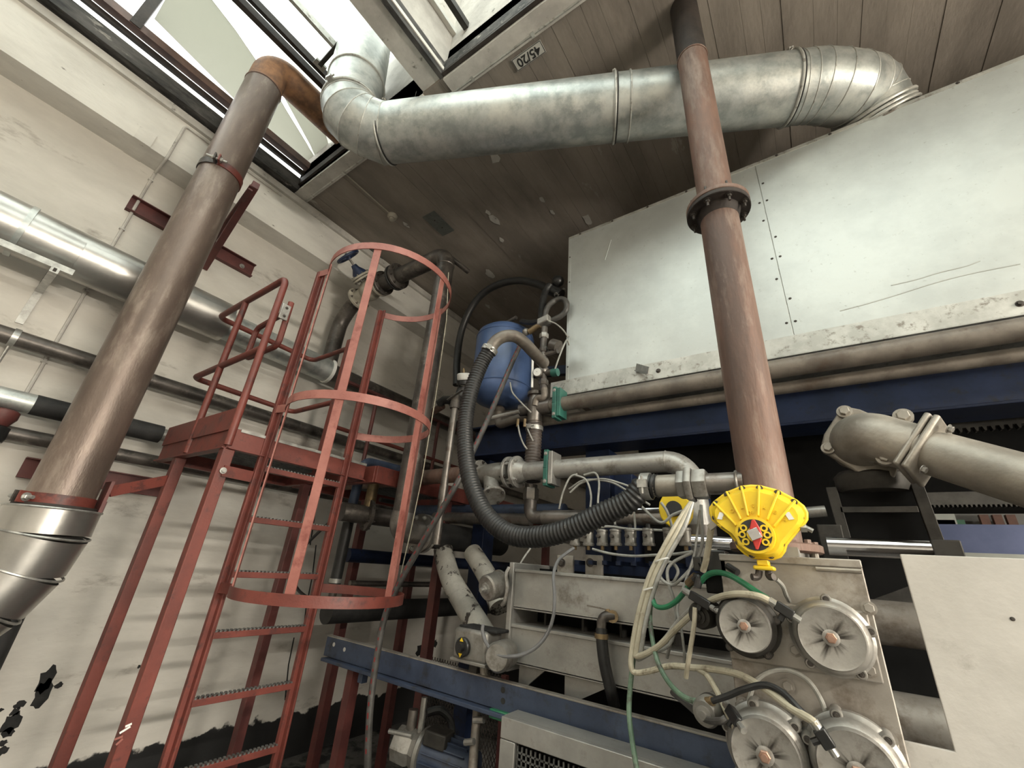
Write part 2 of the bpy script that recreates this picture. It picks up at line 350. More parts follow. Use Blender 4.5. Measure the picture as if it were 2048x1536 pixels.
# ragged places where the wall paint has come off down to the black
rp = random.Random(3)
for (px, py, s, e) in ((94, 1357, .055, 1.5), (84, 1386, .052, 1.6), (117, 1371, .028, .7), (40, 1409, .034, .6), (30, 1424, .03, .8), (20, 1447, .055, 1.1), (16, 1465, .036, .8), (6, 1486, .03, .6), (4, 1502, .034, .8), (278, 1333, .014, 1), (1, 1420, .02, .6),
                       (840, 1300, .09, .7), (857, 1277, .05, 1.2), (870, 1287, .05, 1.0), (800, 1330, .03, .6)):
    c = wx(px, py, XW); pts = []
    for k in range(16):
        a = 2*PI*k/16; q = s*rp.uniform(.62, 1.12); pts.append((XW-.004, c.y+math.cos(a)*q*.8, c.z+math.sin(a)*q*e))
    MB().poly3(pts, (.0055, 0, 0)).build('peeled_patch', 'tar', wl)
# long hairline settlement cracks low on the wall
for cr in ([(632, 1090), (625, 1150), (612, 1215), (603, 1300), (590, 1330)], [(640, 960), (633, 1000), (628, 1040), (620, 1090)], [(588, 1275), (577, 1330), (570, 1400)]):
    MB().tube([wx(x, y, XW) for x, y in cr], .006, 5).build('wall_crack', 'tar', wl)
# concrete edge beam under the roof, along the wall
bm_ = struct(MB().box((XW, Y0, 4.62), (XB, Y1, ZC+.10)).build('trim_1', 'beam_paint'))
MB().box((XB-.02, Y0, 5.06), (XB+.035, Y1, 5.13)).build('ledge', 'concrete_trim', bm_)
a = wx(283, 282, XB)
MB().box((XW+.0, a.y-.05, 4.615), (XB+.012, a.y+.06, 4.76)).build('plastered_bracket', 'beam_paint', bm_)
# ---- roof lights: two openings with a rib between
ZP2 = ZC+1.2
RX0, RX1 = -3.88, -2.02; SX0, SX1 = -1.79, 2.6; RY0, RY1 = -2.7, 1.23
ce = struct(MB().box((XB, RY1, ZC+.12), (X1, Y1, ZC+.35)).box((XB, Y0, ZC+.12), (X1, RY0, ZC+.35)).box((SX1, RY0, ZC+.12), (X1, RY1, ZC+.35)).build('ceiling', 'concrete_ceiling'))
rb = random.Random(11); x = XB; strips = []
while x < X1-.05:
    w = rb.choice((.11, .13, .15, .17)); x2 = min(x+w, X1); dz = rb.uniform(0, .0045)
    y_lo = RY1 if x < SX1 else Y0
    for (ya, yb) in ([(RY1+.0, Y1), (Y0, RY0)] if x < SX1 else [(Y0, Y1)]):
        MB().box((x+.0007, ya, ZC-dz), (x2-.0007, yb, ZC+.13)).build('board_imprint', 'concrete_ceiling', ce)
    x = x2
for (px, py, s) in ((990, 315, .1), (1085, 400, .05), (990, 440, .09), (975, 425, .05), (1105, 425, .04), (1175, 440, .1), (1003, 480, .05), (812, 450, .05), (980, 548, .1), (975, 612, .06)):
    c = wz(px, py, ZC-.008); pts = [(c.x+math.cos(2*PI*k/9)*s*.5*rp.uniform(.5, 1.2), c.y+math.sin(2*PI*k/9)*s*rp.uniform(.5, 1.2), ZC-.009) for k in range(9)]
    MB().poly3(pts, (0, 0, .004)).build('lime_patch', 'concrete_trim', ce)
def curb(name, x0, x1, y0, y1, zt):
    o = MB().box((x0-.06, y1, ZC-.03), (x1+.06, y1+.12, zt)).box((x0-.06, y0-.12, ZC-.03), (x1+.06, y0, zt)).box((x1, y0, ZC+.03), (x1+.08, y1, zt))
    return struct(o.build(name, 'concrete_trim'))
rib = struct(MB().box((RX1, RY0, ZC+.02), (SX0, RY1+.1, ZP2)).build('trim_2', 'concrete_trim'))
MB().box((SX0-.035, RY0, ZC+.0), (SX0+.004, RY1, ZC+.16)).build('frame_edge', 'charred', rib)
MB().box((SX0-.01, RY0, ZC+.05), (SX0+.012, RY1, ZC+.085)).build('frame_lip', 'beam_paint', rib)
c1 = struct(MB().box((RX0-.07, RY1, ZC-.03), (RX1, RY1+.14, ZP2)).box((RX0-.07, RY0-.12, ZC-.03), (RX1, RY0, ZP2)).build('trim_3', 'concrete_trim'))
c2 = struct(MB().box((SX0, RY1, ZC-.03), (SX1+.1, RY1+.14, ZP2)).box((SX0, RY0-.12, ZC-.03), (SX1+.1, RY0, ZP2)).box((SX1, RY0, ZC-.03), (SX1+.1, RY1, ZP2)).build('trim_4', 'concrete_trim'))
MB().box((RX0, RY1-.022, ZC+.04), (RX1-.4, RY1+.004, ZC+.13)).build('black_angle', 'rust_dark', c1)
MB().box((SX0, RY1-.022, ZC+.05), (SX1, RY1+.004, ZC+.17)).build('charred_strip', 'charred', c2)
MB().box((SX0, RY1-.03, ZC+.0), (SX1, RY1+.004, ZC+.022)).build('black_angle', 'rust_dark', c2)
c3 = struct(MB().box((XB-.02, RY0, ZC-.012), (RX0+.02, RY1, ZC+.13)).build('trim_5', 'charred'))
w1 = struct(MB().bar((RX0+.05, RY0, ZC+.30), (RX0+.05, RY1, ZC+.30), .075, .075).build('window_1', 'brown_paint'))
MB().bar((RX0+.01, RY0, ZC+.22), (RX0+.01, RY1, ZC+.22), .03, .05).build('lower_bar', 'rust_dark', w1)
p = wz(270, 52, ZC+.3); MB().bar((RX0+.05, p.y, ZC+.27), (RX0+.05, p.y, ZP2), .07, .09).build('upright', 'rust_dark', w1)
ZG = ZC+.55
for (px, py, ww, mt) in ((512, 35, .05, 'rust_dark'), (530, 25, .035, 'rust_dark'), (628, 45, .03, 'galv_trim')):
    q = wz(px, py, ZG-.03); MB().bar((q.x, RY0, ZG-.03), (q.x, RY1+.05, ZG-.03), ww, .07).build('glazing_bar', mt, w1)
xs = [RX0-.05, -3.3, -2.75, RX1]
for i in range(3):
    for (ya, yb) in ((RY0, -.75), (-.74, RY1)):
        MB().box((xs[i]+.003, ya, ZP2+.0), (xs[i+1]-.003, yb, ZP2+.012)).build('pane', 'milky_pane', w1)
# flat sheets, curved edge, cream colour paints the shade of the dome skirt
for poly in ([(286, 58), (300, -40), (400, -40), (470, 60), (525, 140), (575, 225), (615, 290), (645, 345), (600, 330)], [(560, 180), (640, 230), (668, 330), (648, 348), (620, 290)]):
    P_ = [wz(px, py, ZG-.085) for px, py in poly]
    if poly[0][0] == 286: P_[0] = V((RX0+.09, p.y+.06, P_[0].z)); P_[1:3] = [V((wz(400, -40, ZG-.085).x, p.y+.06, P_[0].z))]
    MB().poly3(P_, (0, 0, .006)).build('dome_shade_sheet', 'dome_shade', w1)
w2 = struct(MB().box((SX0-.02, RY0, ZG), (SX0+.04, RY1, ZG+.05)).build('window_2', 'beam_paint'))
q = wz(912, 20, ZG-.03); MB().bar((q.x, RY0, ZG-.03), (q.x, RY1+.02, ZG-.03), .045, .07).build('glazing_bar', 'machine_grey', w2)
q2 = wz(845, 20, ZG-.03); MB().bar((q2.x, RY0, ZG-.03), (q2.x, RY1+.02, ZG-.03), .03, .05).build('glazing_bar', 'galv_trim', w2)
xs = [SX0, q.x, .3, 1.4, SX1]
for xx in xs[2:4]: MB().bar((xx, RY0, ZG-.03), (xx, RY1, ZG-.03), .045, .07).build('glazing_bar', 'machine_grey', w2)
for i in range(4): MB().box((xs[i]+.003, RY0, ZP2+.0), (xs[i+1]-.003, RY1, ZP2+.012)).build('pane', 'milky_pane', w2)
# ---- unseen hall lamps, places inferred from the light on the left wall
def lamp(x, y, z, L, en, lab, along='x'):
    t = thing('tube_lamp', lab, 'lamp', (x, y, z), 'hall tube lamps')
    dx = V((L/2, 0, 0)) if along == 'x' else V((0, L/2, 0)); c = V((x, y, z))
    MB().bar(c-dx+V((0, 0, .05)), c+dx+V((0, 0, .05)), .16, .05).build('housing', 'white_plastic', t)
    for s in (-.045, .045):
        o = V((0, s, 0)) if along == 'x' else V((s, 0, 0)); MB().tube([c-dx*.96+o, c+dx*.96+o], .016, 8).build('tube', 'lamp_tube', t)
    for s in (-.7, .7): MB().cyl(c+dx*s+V((0, 0, .07)), V((c.x+dx.x*s, c.y+dx.y*s, ZC)), .006, 6).build('hanger', 'zinc', t)
    l = bpy.data.lights.new('tube_glow', 'AREA'); l.shape = 'RECTANGLE'; l.size = L; l.size_y = .14; l.energy = en; l.color = (1, .94, .83)
    lo = bpy.data.objects.new('tube_glow', l); COL.objects.link(lo); lo.parent = t; lo.location = (0, 0, -.03)
    if along == 'y': lo.rotation_euler = (0, 0, PI/2)
lamp(-1.2, -3.8, 4.5, 1.5, 45, 'warm tube lamp hung over the back bay')
lamp(5.2, -2.2, 4.4, 1.8, 330, 'warm tube lamp hung near the right-hand wall, rear one', 'y')
lamp(5.2, .9, 4.4, 1.8, 330, 'warm tube lamp hung near the right-hand wall, front one', 'y')
wlp = thing('added_wall_lamp', 'unseen warm tube lamp added low on the right-hand wall', 'lamp', (X1-.06, .2, 1.9))  # unseen lamp, added to brighten the lower part of the left wall
MB().box((X1-.06, -.75, 1.92), (X1, 1.15, 2.08)).build('housing', 'white_plastic', wlp, .01)
for z in (1.965, 2.035): MB().tube([(X1-.08, -.7, z), (X1-.08, 1.1, z)], .014, 8).build('tube', 'lamp_tube', wlp)
l = bpy.data.lights.new('wall_glow', 'AREA'); l.shape = 'RECTANGLE'; l.size = .14; l.size_y = 1.8; l.energy = 240; l.color = (1, .93, .81)
lo = bpy.data.objects.new('wall_glow', l); COL.objects.link(lo); lo.parent = wlp; lo.location = (-.05, 0, .1); lo.rotation_euler = (0, PI/2, 0)
# ================================================================== caged ladder with platform
XL = -2.6; LY0, LY1 = 1.155, 1.70; ZP = 2.30
lad = thing('caged_ladder', 'red steel caged ladder and railed platform standing beside the left wall', 'ladder', (XL, 1.43, 0))
def part(mb, name, mat, par, bev=0): return mb.build(name, mat, par, bev)
# stiles: U profile flats
for y in (LY0, LY1):
    part(MB().bar((XL, y, 0), (XL, y, 3.52), .055, .028, (1, 0, 0)).bar((XL+.02, y, 0), (XL+.02, y, 3.52), .012, .05, (1, 0, 0)), 'stile', 'red_paint', lad, .003)
rz = 1.7-.4
zs = [ZP-.17-.281*k for k in range(0, 8)]
rung_proto = None
for i, z in enumerate(zs):
    y0, y1 = LY0+.02, LY1-.02
    m = MB().box((XL-.018, y0, z-.030), (XL+.018, y1, z))
    r = m.build('rung', 'red_paint', lad, .002)
    t = MB()                                                     # toothed non-slip tread on the rung
    n = 24
    for k in range(n):
        yy = y0+(k+.5)*(y1-y0)/n
        for s in (-1, 1): t.obox((XL+s*.011, yy, z+.003), (.006, 0, 0), (0, .005, 0), (0, 0, .004))
    o = t.build('tread_teeth', 'grate', r); o['kind'] = 'stuff'
# cage
CX, CY, CR = -2.24, 1.50, .43
def hoop(z, w=.05):
    pts = []
    a0 = math.atan2(LY0-CY, XL-CX); a1 = math.atan2(LY1+.05-CY, XL-CX)
    a0 = a0 if a0 < 0 else a0; n = 34
    lo = a0; hi = a1
    arc = [(XL, LY0-.02)] + [(CX+CR*math.cos(t), CY+CR*math.sin(t)) for t in [lo*.93+(hi*.93-lo*.93)*k/n for k in range(n+1)]] + [(XL, LY1+.03)]
    m = MB(); b = 0; th = .006; N = len(arc)
    for i in range(N):
        p = V((*arc[i], 0)); d = V((*arc[min(i+1, N-1)], 0))-V((*arc[max(i-1, 0)], 0)); nrm = V((d.y, -d.x, 0)).normalized()
        for (s, h) in ((-1, -w/2), (1, -w/2), (1, w/2), (-1, w/2)): m.v.append(V((p.x, p.y, z+h))+nrm*s*th/2)
    for i in range(N-1):
        for q in range(4): q2 = (q+1) % 4; m.f.append((i*4+q, i*4+q2, (i+1)*4+q2, (i+1)*4+q))
    m.f += [(0, 1, 2, 3), ((N-1)*4+3, (N-1)*4+2, (N-1)*4+1, (N-1)*4)]
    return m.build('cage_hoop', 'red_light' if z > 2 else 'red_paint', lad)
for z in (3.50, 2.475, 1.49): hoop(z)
for k, ang in enumerate((-122, -52, 14, 78)):
    t = math.radians(ang); p = V((CX+(CR-.008)*math.cos(t), CY+(CR-.008)*math.sin(t), 0)); d = V((math.cos(t), math.sin(t), 0))
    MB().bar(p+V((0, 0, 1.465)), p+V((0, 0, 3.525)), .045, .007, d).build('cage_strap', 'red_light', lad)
# platform: edge channels, grating, posts
PX0, PX1, PY0, PY1 = -3.64, XL, .95, 1.86
for (a, b, u) in (((PX0, PY0, ZP-.06), (PX1, PY0, ZP-.06), 0), ((PX0, PY1, ZP-.06), (PX1, PY1, ZP-.06), 0), ((PX0, PY0, ZP-.06), (PX0, PY1, ZP-.06), 0), ((PX1, PY0, ZP-.06), (PX1, PY1, ZP-.06), 0)):
    a, b = V(a), V(b); MB().bar(a, b, .008, .12).bar(a+V((0, 0, -.056)), b+V((0, 0, -.056)), .05, .008).build('edge_channel', 'red_paint', lad, .002)
MB().bar((PX0, PY0-.01, ZP+.055), (PX1, PY0-.01, ZP+.055), .006, .13).build('toe_plate', 'red_paint', lad)
MB().bar((PX0, PY0, ZP+.055), (PX0, PY1, ZP+.055), .006, .13).build('toe_plate', 'red_paint', lad)
g = MB()
for k in range(30):
    x = PX0+.02+k*(PX1-PX0-.04)/29; g.bar((x, PY0+.01, ZP-.015), (x, PY1-.01, ZP-.015), .004, .03)
for k in range(26):
    y = PY0+.02+k*(PY1-PY0-.04)/25; g.bar((PX0+.01, y, ZP-.006), (PX1-.01, y, ZP-.006), .004, .012)
gr = g.build('grating', 'grate', lad); gr['kind'] = 'stuff'
MB().bar((PX1+.004, PY0+.04, ZP-.006), (PX1+.004, PY1, ZP-.006), .012, .016).build('grating_edge', 'zinc', lad)
for (x, y, mt) in ((PX0+.35, PY0+.015, 'red_paint'), (PX1-.02, PY0+.015, 'red_paint'), (PX0+.35, PY1-.02, 'red_dark')):
    MB().box((x-.03, y-.03, 0), (x+.03, y+.03, ZP-.12)).build('post', mt, lad, .004)
    MB().box((x-.09, y-.09, 0), (x+.09, y+.09, .012)).build('base_plate', 'red_paint', lad)
p = V((PX1-.02, PY0+.015, 2.06)); MB().bar(p+V((.034, 0, 0)), V((XL, LY0-.03, 2.06)), .06, .012, (1, 0, 0)).build('ladder_stay', 'red_paint', lad)
bolts(lad, [p+V((.04, 0, 0))], (1, 0, 0), .012, .012, 'zinc')
# guard rails
RT, RM = 3.34, 2.81; rt = .021
for z in (RT, RM):
    pts = fillet([(PX1, PY0, z), (PX0+.03, PY0, z), (PX0+.0, 1.78, z), (PX0+.55, 1.78, z), (PX0+.62, 1.78, z)], .06, 5) if z == RT else fillet([(PX1, PY0, z), (PX0+.03, PY0, z), (PX0, 1.74, z), (PX0+.62, 1.74, z)], .06, 5)
    if z == RT: pts = fillet([(PX1, PY0, ZP-.1), (PX1, PY0, RT), (PX0+.03, PY0, RT), (PX0, 1.78, RT), (PX0+.62, 1.78, RT)], .06, 5)
    MB().tube(pts, rt, 12).build('guard_rail', 'red_paint', lad)
MB().cyl((PX0+.48, PY0, ZP-.1), (PX0+.48, PY0, RT), rt, 12).build('rail_post', 'red_paint', lad)
MB().box((PX0+.6, 1.72, ZP-.1), (PX0+.65, 1.80, RT+.04)).build('rail_post', 'red_paint', lad, .003)
# swing gate on the near post
gz = 3.19
gt = MB().tube(fillet([(PX1+.0, PY0+.075, gz-.0), (PX1-.0, PY0+.08, gz-.32), (PX1-.42, PY0+.08, gz-.32), (PX1-.42, PY0+.08, gz-.08), (PX1, PY0+.075, gz-.06)], .05, 5), .019, 10).build('swing_gate', 'red_paint', lad)
MB().box((PX1+.012, PY0+.02, gz-.15), (PX1+.026, PY0+.075, gz-.04)).build('hinge', 'zinc', gt, .003)
bolts(lad, [(PX1+.026, PY0+.05, gz-.065), (PX1+.026, PY0+.05, gz-.125)], (1, 0, 0), .007, .006, 'bolt_dark')
# second platform further along the wall with its own rail
p2 = thing('rear_platform', 'red steel rear platform and handrail behind the black riser pipe', 'platform', (-3.0, 2.9, 0))
QX0, QX1, QY0, QY1 = -3.62, -2.56, 1.92, 4.6
for (a, b) in (((QX0, QY0, ZP-.06), (QX0, QY1, ZP-.06)), ((QX1, QY0, ZP-.06), (QX1, QY1, ZP-.06)), ((QX0, QY1, ZP-.06), (QX1, QY1, ZP-.06)), ((QX0, QY0+.02, ZP-.06), (QX1, QY0+.02, ZP-.06)), ((QX0, 3.2, ZP-.06), (QX1, 3.2, ZP-.06))):
    MB().bar(a, b, .05, .12).build('edge_beam', 'red_paint', p2, .003)
g = MB()
for k in range(24): x = QX0+.03+k*(QX1-QX0-.06)/23; g.bar((x, QY0+.03, ZP-.015), (x, QY1, ZP-.015), .004, .03)
for k in range(40): y = QY0+.03+k*(QY1-QY0-.06)/39; g.bar((QX0, y, ZP-.006), (QX1, y, ZP-.006), .004, .012)
o = g.build('grating', 'grate', p2); o['kind'] = 'stuff'
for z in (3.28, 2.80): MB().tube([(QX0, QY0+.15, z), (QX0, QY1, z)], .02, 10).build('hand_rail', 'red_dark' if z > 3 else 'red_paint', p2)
for y in (2.55, 3.5, 4.5): MB().cyl((QX0, y, ZP), (QX0, y, 3.28), .02, 10).build('rail_post', 'red_dark', p2)
MB().bar((QX0, 2.1, ZP), (QX0, 2.1, 3.28), .05, .05).build('rail_post', 'red_paint', p2)
for (x, y) in ((-3.5, 2.6), (-3.5, 3.3), (-3.5, 4.4), (-2.6, 4.5), (-2.6, 2.75)):
    MB().box((x-.035, y-.035, 0), (x+.035, y+.035, ZP-.12)).build('post', 'red_dark', p2, .003)
MB().bar((-2.53, 3.3, 2.12), (-2.53, 3.3, 1.96), .05, .01, (1, 0, 0)).build('hanger_tab', 'red_paint', p2)
# ================================================================== tall brown exhaust pipe on the left
EX, EY, ER = -3.26, .515, .137
ex = thing('exhaust_pipe', 'tall brown steel exhaust pipe with orange rusty elbow under the skylight', 'pipe', (EX, EY, 1.7))
ztop = 5.30
MB().tube([(EX, EY, 1.72), (EX, EY, ztop)], ER, 40).build('pipe', 'pipe_brown', ex)
MB().tube(fillet([(EX, EY, ztop), (EX, EY, ztop+.30), (EX, RY1+.02, ztop+.30)], .27, 14), ER*.985, 40).build('elbow', 'rust_orange', ex)
MB().torus((EX, EY, ztop), (0, 0, 1), ER, .006, 40).build('weld_bead', 'pipe_rust', ex)
# pipe holders: upper and lower clamps, arms and wall channels
def holder(name, lab, z, arm_dir, up):
    t = thing(name, lab, 'bracket', (EX, EY, z), 'brackets of the tall brown pipe')
    m = MB(); n = 18
    for half, mt in ((0, 'red_paint'), (1, 'bolt_dark')):
        mm = MB(); w = .055; R0 = ER+.001; R1 = ER+.008; base = math.radians(-28 if up else -60)
        for k in range(n+1):
            a = base+PI*half+PI*k/n; d = V((math.cos(a), math.sin(a), 0))
            for (rr, h) in ((R0, -w/2), (R1, -w/2), (R1, w/2), (R0, w/2)): mm.v.append(V((EX, EY, z+h))+d*rr)
        for k in range(n):
            for q in range(4): q2 = (q+1) % 4; mm.f.append((k*4+q, k*4+q2, (k+1)*4+q2, (k+1)*4+q))
        mm.f += [(0, 1, 2, 3), (n*4+3, n*4+2, n*4+1, n*4)]
        mm.build('clamp_half', mt, t)
    a = base; d = V((math.cos(a), math.sin(a), 0)); tn = V((-d.y, d.x, 0)); q = V((EX, EY, z))+d*(ER+.03)
    for s in (-1, 1): MB().obox(q+tn*s*.014, d*.03, tn*.005, V((0, 0, .027))).build('clamp_ear', 'red_paint' if s > 0 else 'bolt_dark', t)
    MB().cyl(q-tn*.07, q+tn*.06, .009, 8).build('clamp_bolt', 'zinc', t)
    bolts(t, [q+tn*.02], tn, .015, .014, 'zinc'); bolts(t, [q-tn*.02], -tn, .015, .014, 'zinc')
    return t
hu = holder('pipe_bracket', 'upper red and black clamp of the brown pipe, with arm to the wall', 3.95+.30, None, True)
zz = 3.95+.30
a0, b0 = V((EX+.02, EY+.17, zz-.05)), V((XW, EY+.37, zz-.33))
for s in (-.03, .03): MB().bar(a0+V((.14, 0, s*.6)), V((XW, EY+.3, zz-.05+s*.6)), .03, .012).build('arm', 'red_dark', hu)
MB().bar((EX+.16, EY+.19, zz), (XW, EY+.34, zz-.24), .05, .07).build('arm_channel', 'red_dark', hu, .003)
ca, cb = wx(405, 485, XW), wx(508, 535, XW)
def uchan(par, y0, y1, z, h, nm='wall_channel'):
    o = MB().box((XW, y0, z-h/2), (XW+.008, y1, z+h/2)).box((XW, y0, z-h/2), (XW+.05, y1, z-h/2+.008)).box((XW, y0, z+h/2-.008), (XW+.05, y1, z+h/2)).build(nm, 'red_dark', par)
    bolts(o, [(XW+.008, y1-.1, z)], (1, 0, 0), .016, .018, 'zinc')
uchan(hu, EY-.3, 1.215, ca.z-.02, .14)
hl = holder('pipe_bracket', 'lower red clamp of the brown pipe, tied to the ladder platform', 1.84, None, False)
MB().bar((EX+.05, EY+.17, 1.92), (PX0+.35, PY0, 2.04), .012, .06, (0, 0, 1)).build('tie_bar', 'red_paint', hl)
MB().box((EX-.02, EY+.15, 1.80), (EX+.10, EY+.165, 1.97)).build('angle_plate', 'red_dark', hl)
MB().box((EX-.04, EY+.16, 1.80), (XW+.02, EY+.20, 1.87)).build('wall_arm', 'red_dark', hl)
cz = wx(270, 975, XW).z; uchan(hl, EY-.1, 1.19, cz+.02, .13)
# sheet-metal clad elbow under the pipe
cl = thing('clad_elbow', 'bright sheet-metal clad elbow below the brown exhaust pipe at left edge', 'duct', (EX, EY-.3, 0))
R0 = .185; zt = 1.80; pts = [(EX, EY, zt), (EX, EY, zt-.12)]; n = 6; RB = .62
segs = [V(p) for p in pts]
for k in range(1, n+1):
    a = (PI/2)*k/n; segs.append(V((EX-.10*math.sin(a), EY-RB*(1-math.cos(a)), zt-.12-RB*math.sin(a))))
segs.append(segs[-1]+V((0, -1.2, 0)))
for i in range(len(segs)-1):
    MB().tube([segs[i], segs[i+1]], [R0, R0], 40, caps=(i == 0)).build('gore', 'bright_sheet', cl)
    d = segs[min(i+1, len(segs)-1)]-segs[max(i-1, 0)]
    MB().torus(segs[i], d, R0+.002, .006, 40, 6).build('bead', 'zinc', cl)
MB().tube([segs[0]+V((0, 0, .02)), segs[0]], R0-.02, 32).build('inner_collar', 'rust_dark', cl)
MB().cyl((EX, segs[-1].y, 0), (EX, segs[-1].y, segs[-1].z-R0+.01), .04, 12).build('support_leg', 'red_dark', cl)
# ================================================================== pipes along the left wall
wd = thing('wall_duct', 'bright silver sheet-metal duct run along the left wall', 'duct', (-3.95, 0, 3.5))
DX = -3.96; a = wx(0, 441, DX); b = wx(437, 640, DX); DZ = (a.z+b.z)/2-.0; DR = .18
MB().tube([(DX, -3.5, DZ), (DX, wx(60, 440, DX).y, DZ)], DR, 36).build('sleeve', 'bright_sheet', wd)
MB().tube([(DX, wx(60, 440, DX).y, DZ), (DX, b.y+.06, DZ-.005)], DR-.008, 36).build('sleeve', 'bright_sheet', wd)
MB().ring((DX, wx(60, 440, DX).y, DZ), (0, 1, 0), DR-.006, .012, .03, 40).build('band', 'galv', wd)
pa, pb = wx(140, 540, DX+.1), wx(430, 690, DX+.1)
mm = MB(); n = 12                                                # curved repair sheet over the front
for k in range(n+1):
    t = math.radians(-78+88*k/n); d = V((math.cos(t), 0, math.sin(t)))
    for (rr, y) in ((DR+.002, pa.y), (DR+.012, pa.y), (DR+.012, pb.y), (DR+.002, pb.y)): mm.v.append(V((DX, y, DZ))+d*rr)
for k in range(n):
    for q in range(4): q2 = (q+1) % 4; mm.f.append((k*4+q, k*4+q2, (k+1)*4+q2, (k+1)*4+q))
mm.f += [(0, 1, 2, 3), (n*4+3, n*4+2, n*4+1, n*4)]
mm.build('patch_sheet', 'bright_sheet', wd)
MB().bar((XW+.08, wx(178, 475, DX).y, DZ+DR*.93), (XW+.08, b.y, DZ+DR*.93), .05, .03).build('cover_strip', 'rust_dark', wd)
DE = b.y+.06
MB().tube([(DX-.02, DE-.05, DZ-.02), (DX-.02, wx(655, 742, DX).y, DZ-.02)], .125, 30).build('thin_sleeve', 'galv', wd)
MB().lathe([(.06, 0), (.135, 0), (.135, .03), (.06, .03)], (DX-.02, wx(655, 742, DX).y, DZ-.02), (0, 1, 0), 30).build('end_collar', 'white_plastic', wd)
ye = wx(655, 742, DX).y
MB().tube([(DX-.02, ye, DZ-.02), (DX-.02, 9.9, DZ-.02)], .095, 26).build('bare_pipe', 'pipe_dark', wd)
sb = thing('strut_bracket', 'galvanised slotted strut bracket holding the silver wall duct', 'bracket', (XW, wx(100, 560, XW).y, DZ-.5))
q = wx(108, 540, XW+.3); yb = q.y
MB().bar((XW+.42, yb-.3, DZ-DR-.03), (XW+.42, yb+.08, DZ-DR-.03), .041, .041).build('carrier', 'zinc', sb)
MB().bar((XW, yb, DZ-DR-.07), (XW+.46, yb, DZ-DR-.07), .041, .041).build('cantilever', 'zinc', sb)
MB().bar((XW+.005, yb, DZ-DR-.07), (XW+.005, yb, DZ-DR-.34), .041, .012, (1, 0, 0)).build('wall_plate', 'zinc', sb)
for k in range(5): MB().box((XW+.462, yb-.008, DZ-DR-.082), (XW+.464, yb+.008, DZ-DR-.058)).build('slot', 'rust_dark', sb) if k == 0 else MB().box((XW+.06+k*.08, yb-.022, DZ-DR-.078), (XW+.10+k*.08, yb-.0205, DZ-DR-.062)).build('slot', 'rust_dark', sb)
def wallpipe(name, lab, pz, r, mat, y0, y1, xo=.13, extra=None):
    o = tag(MB().tube([(XW+xo, y0, pz), (XW+xo, y1, pz)], r, 22).build(name, mat), lab, 'pipe'); return o
z1 = wx(290, 757, XW+.13).z
p1 = wallpipe('steam_pipe', 'long dark brown steel pipe on the left wall below the silver duct', z1, .055, 'pipe_dark', -3.5, 9.9)
# pipe hanger of the upper pipe
hp = wx(33, 668, XW+.13)
ph = thing('pipe_hanger', 'small chrome pipe clip holding the dark wall pipe near left edge', 'bracket', (XW, hp.y, z1-.2))
MB().ring((XW+.13, hp.y, z1), (0, 1, 0), .056, .006, .03, 28).build('clip_ring', 'zinc', ph)
MB().cyl((XW+.13, hp.y, z1-.062), (XW+.13, hp.y, z1-.30), .008, 8).build('rod', 'zinc', ph)
MB().box((XW, hp.y-.02, z1-.34), (XW+.16, hp.y+.02, z1-.30)).build('foot', 'rust_dark', ph)
z2 = wx(190, 838, XW+.15).z
bl = thing('lagged_pipe', 'black lagged pipe with silver sleeve at left edge of the wall', 'pipe', (XW+.15, 0, z2))
ya, yb_ = wx(65, 810, XW+.15).y, wx(322, 868, XW+.15).y
MB().tube([(XW+.15, ya, z2), (XW+.15, yb_, z2)], .066, 24).build('lagging', 'black_lag', bl)
MB().tube([(XW+.15, -3.5, z2), (XW+.15, ya+.02, z2)], .064, 24).build('sleeve', 'galv', bl)
MB().tube([(XW+.15, yb_-.02, z2), (XW+.15, yb_+.12, z2)], .048, 20).build('collar', 'silver_paint', bl)
MB().tube([(XW+.15, yb_+.1, z2), (XW+.15, 9.9, z2)], .042, 20).build('pipe', 'pipe_dark', bl)
pv = wx(12, 840, XW+.3); pmp = thing('circulation_pump', 'red and black round fitting under the sleeve at left edge', 'fitting', (XW+.15, pv.y-.02, z2-.25))
MB().lathe([(.05, 0), (.06, .02), (.075, .05), (.075, .09), (.06, .1)], (XW+.15, pv.y-.02, z2-.17), (0, 0, 1), 22).build('red_cap', 'red_dark', pmp)
MB().lathe([(.065, 0), (.07, .02), (.07, .09), (.05, .1)], (XW+.15, pv.y-.02, z2-.27), (0, 0, 1), 22).build('black_body', 'black_plastic', pmp)
z3 = wx(0, 863, XW+.12).z
wallpipe('lower_pipe', 'thin dark pipe running lowest of three along the left wall', z3, .045, 'pipe_dark', -3.5, 9.9, .12)
# thin conduit down the wall, kinked over the edge beam
cd = thing('wall_conduit', 'thin grey conduit climbing the left wall over the edge beam', 'conduit', (XW, wx(220, 480, XW).y, 2.4))
yc = wx(262, 428, XW+.015).y
MB().tube([(XW+.014, yc, 2.45), (XW+.014, yc, 4.60)], .011, 8).build('tube', 'concrete_trim', cd)
MB().tube(fillet([(XW+.014, yc, 4.59), (XB+.01, yc, 4.60), (XB+.014, yc, 5.02), (XB+.014, RY1-.1, 5.02)], .03, 4), .011, 8).build('tube', 'concrete_trim', cd)
for z in (2.75, 3.35, 3.95, 4.5): MB().box((XW, yc-.018, z), (XW+.028, yc+.018, z+.014)).build('saddle', 'concrete_trim', cd)
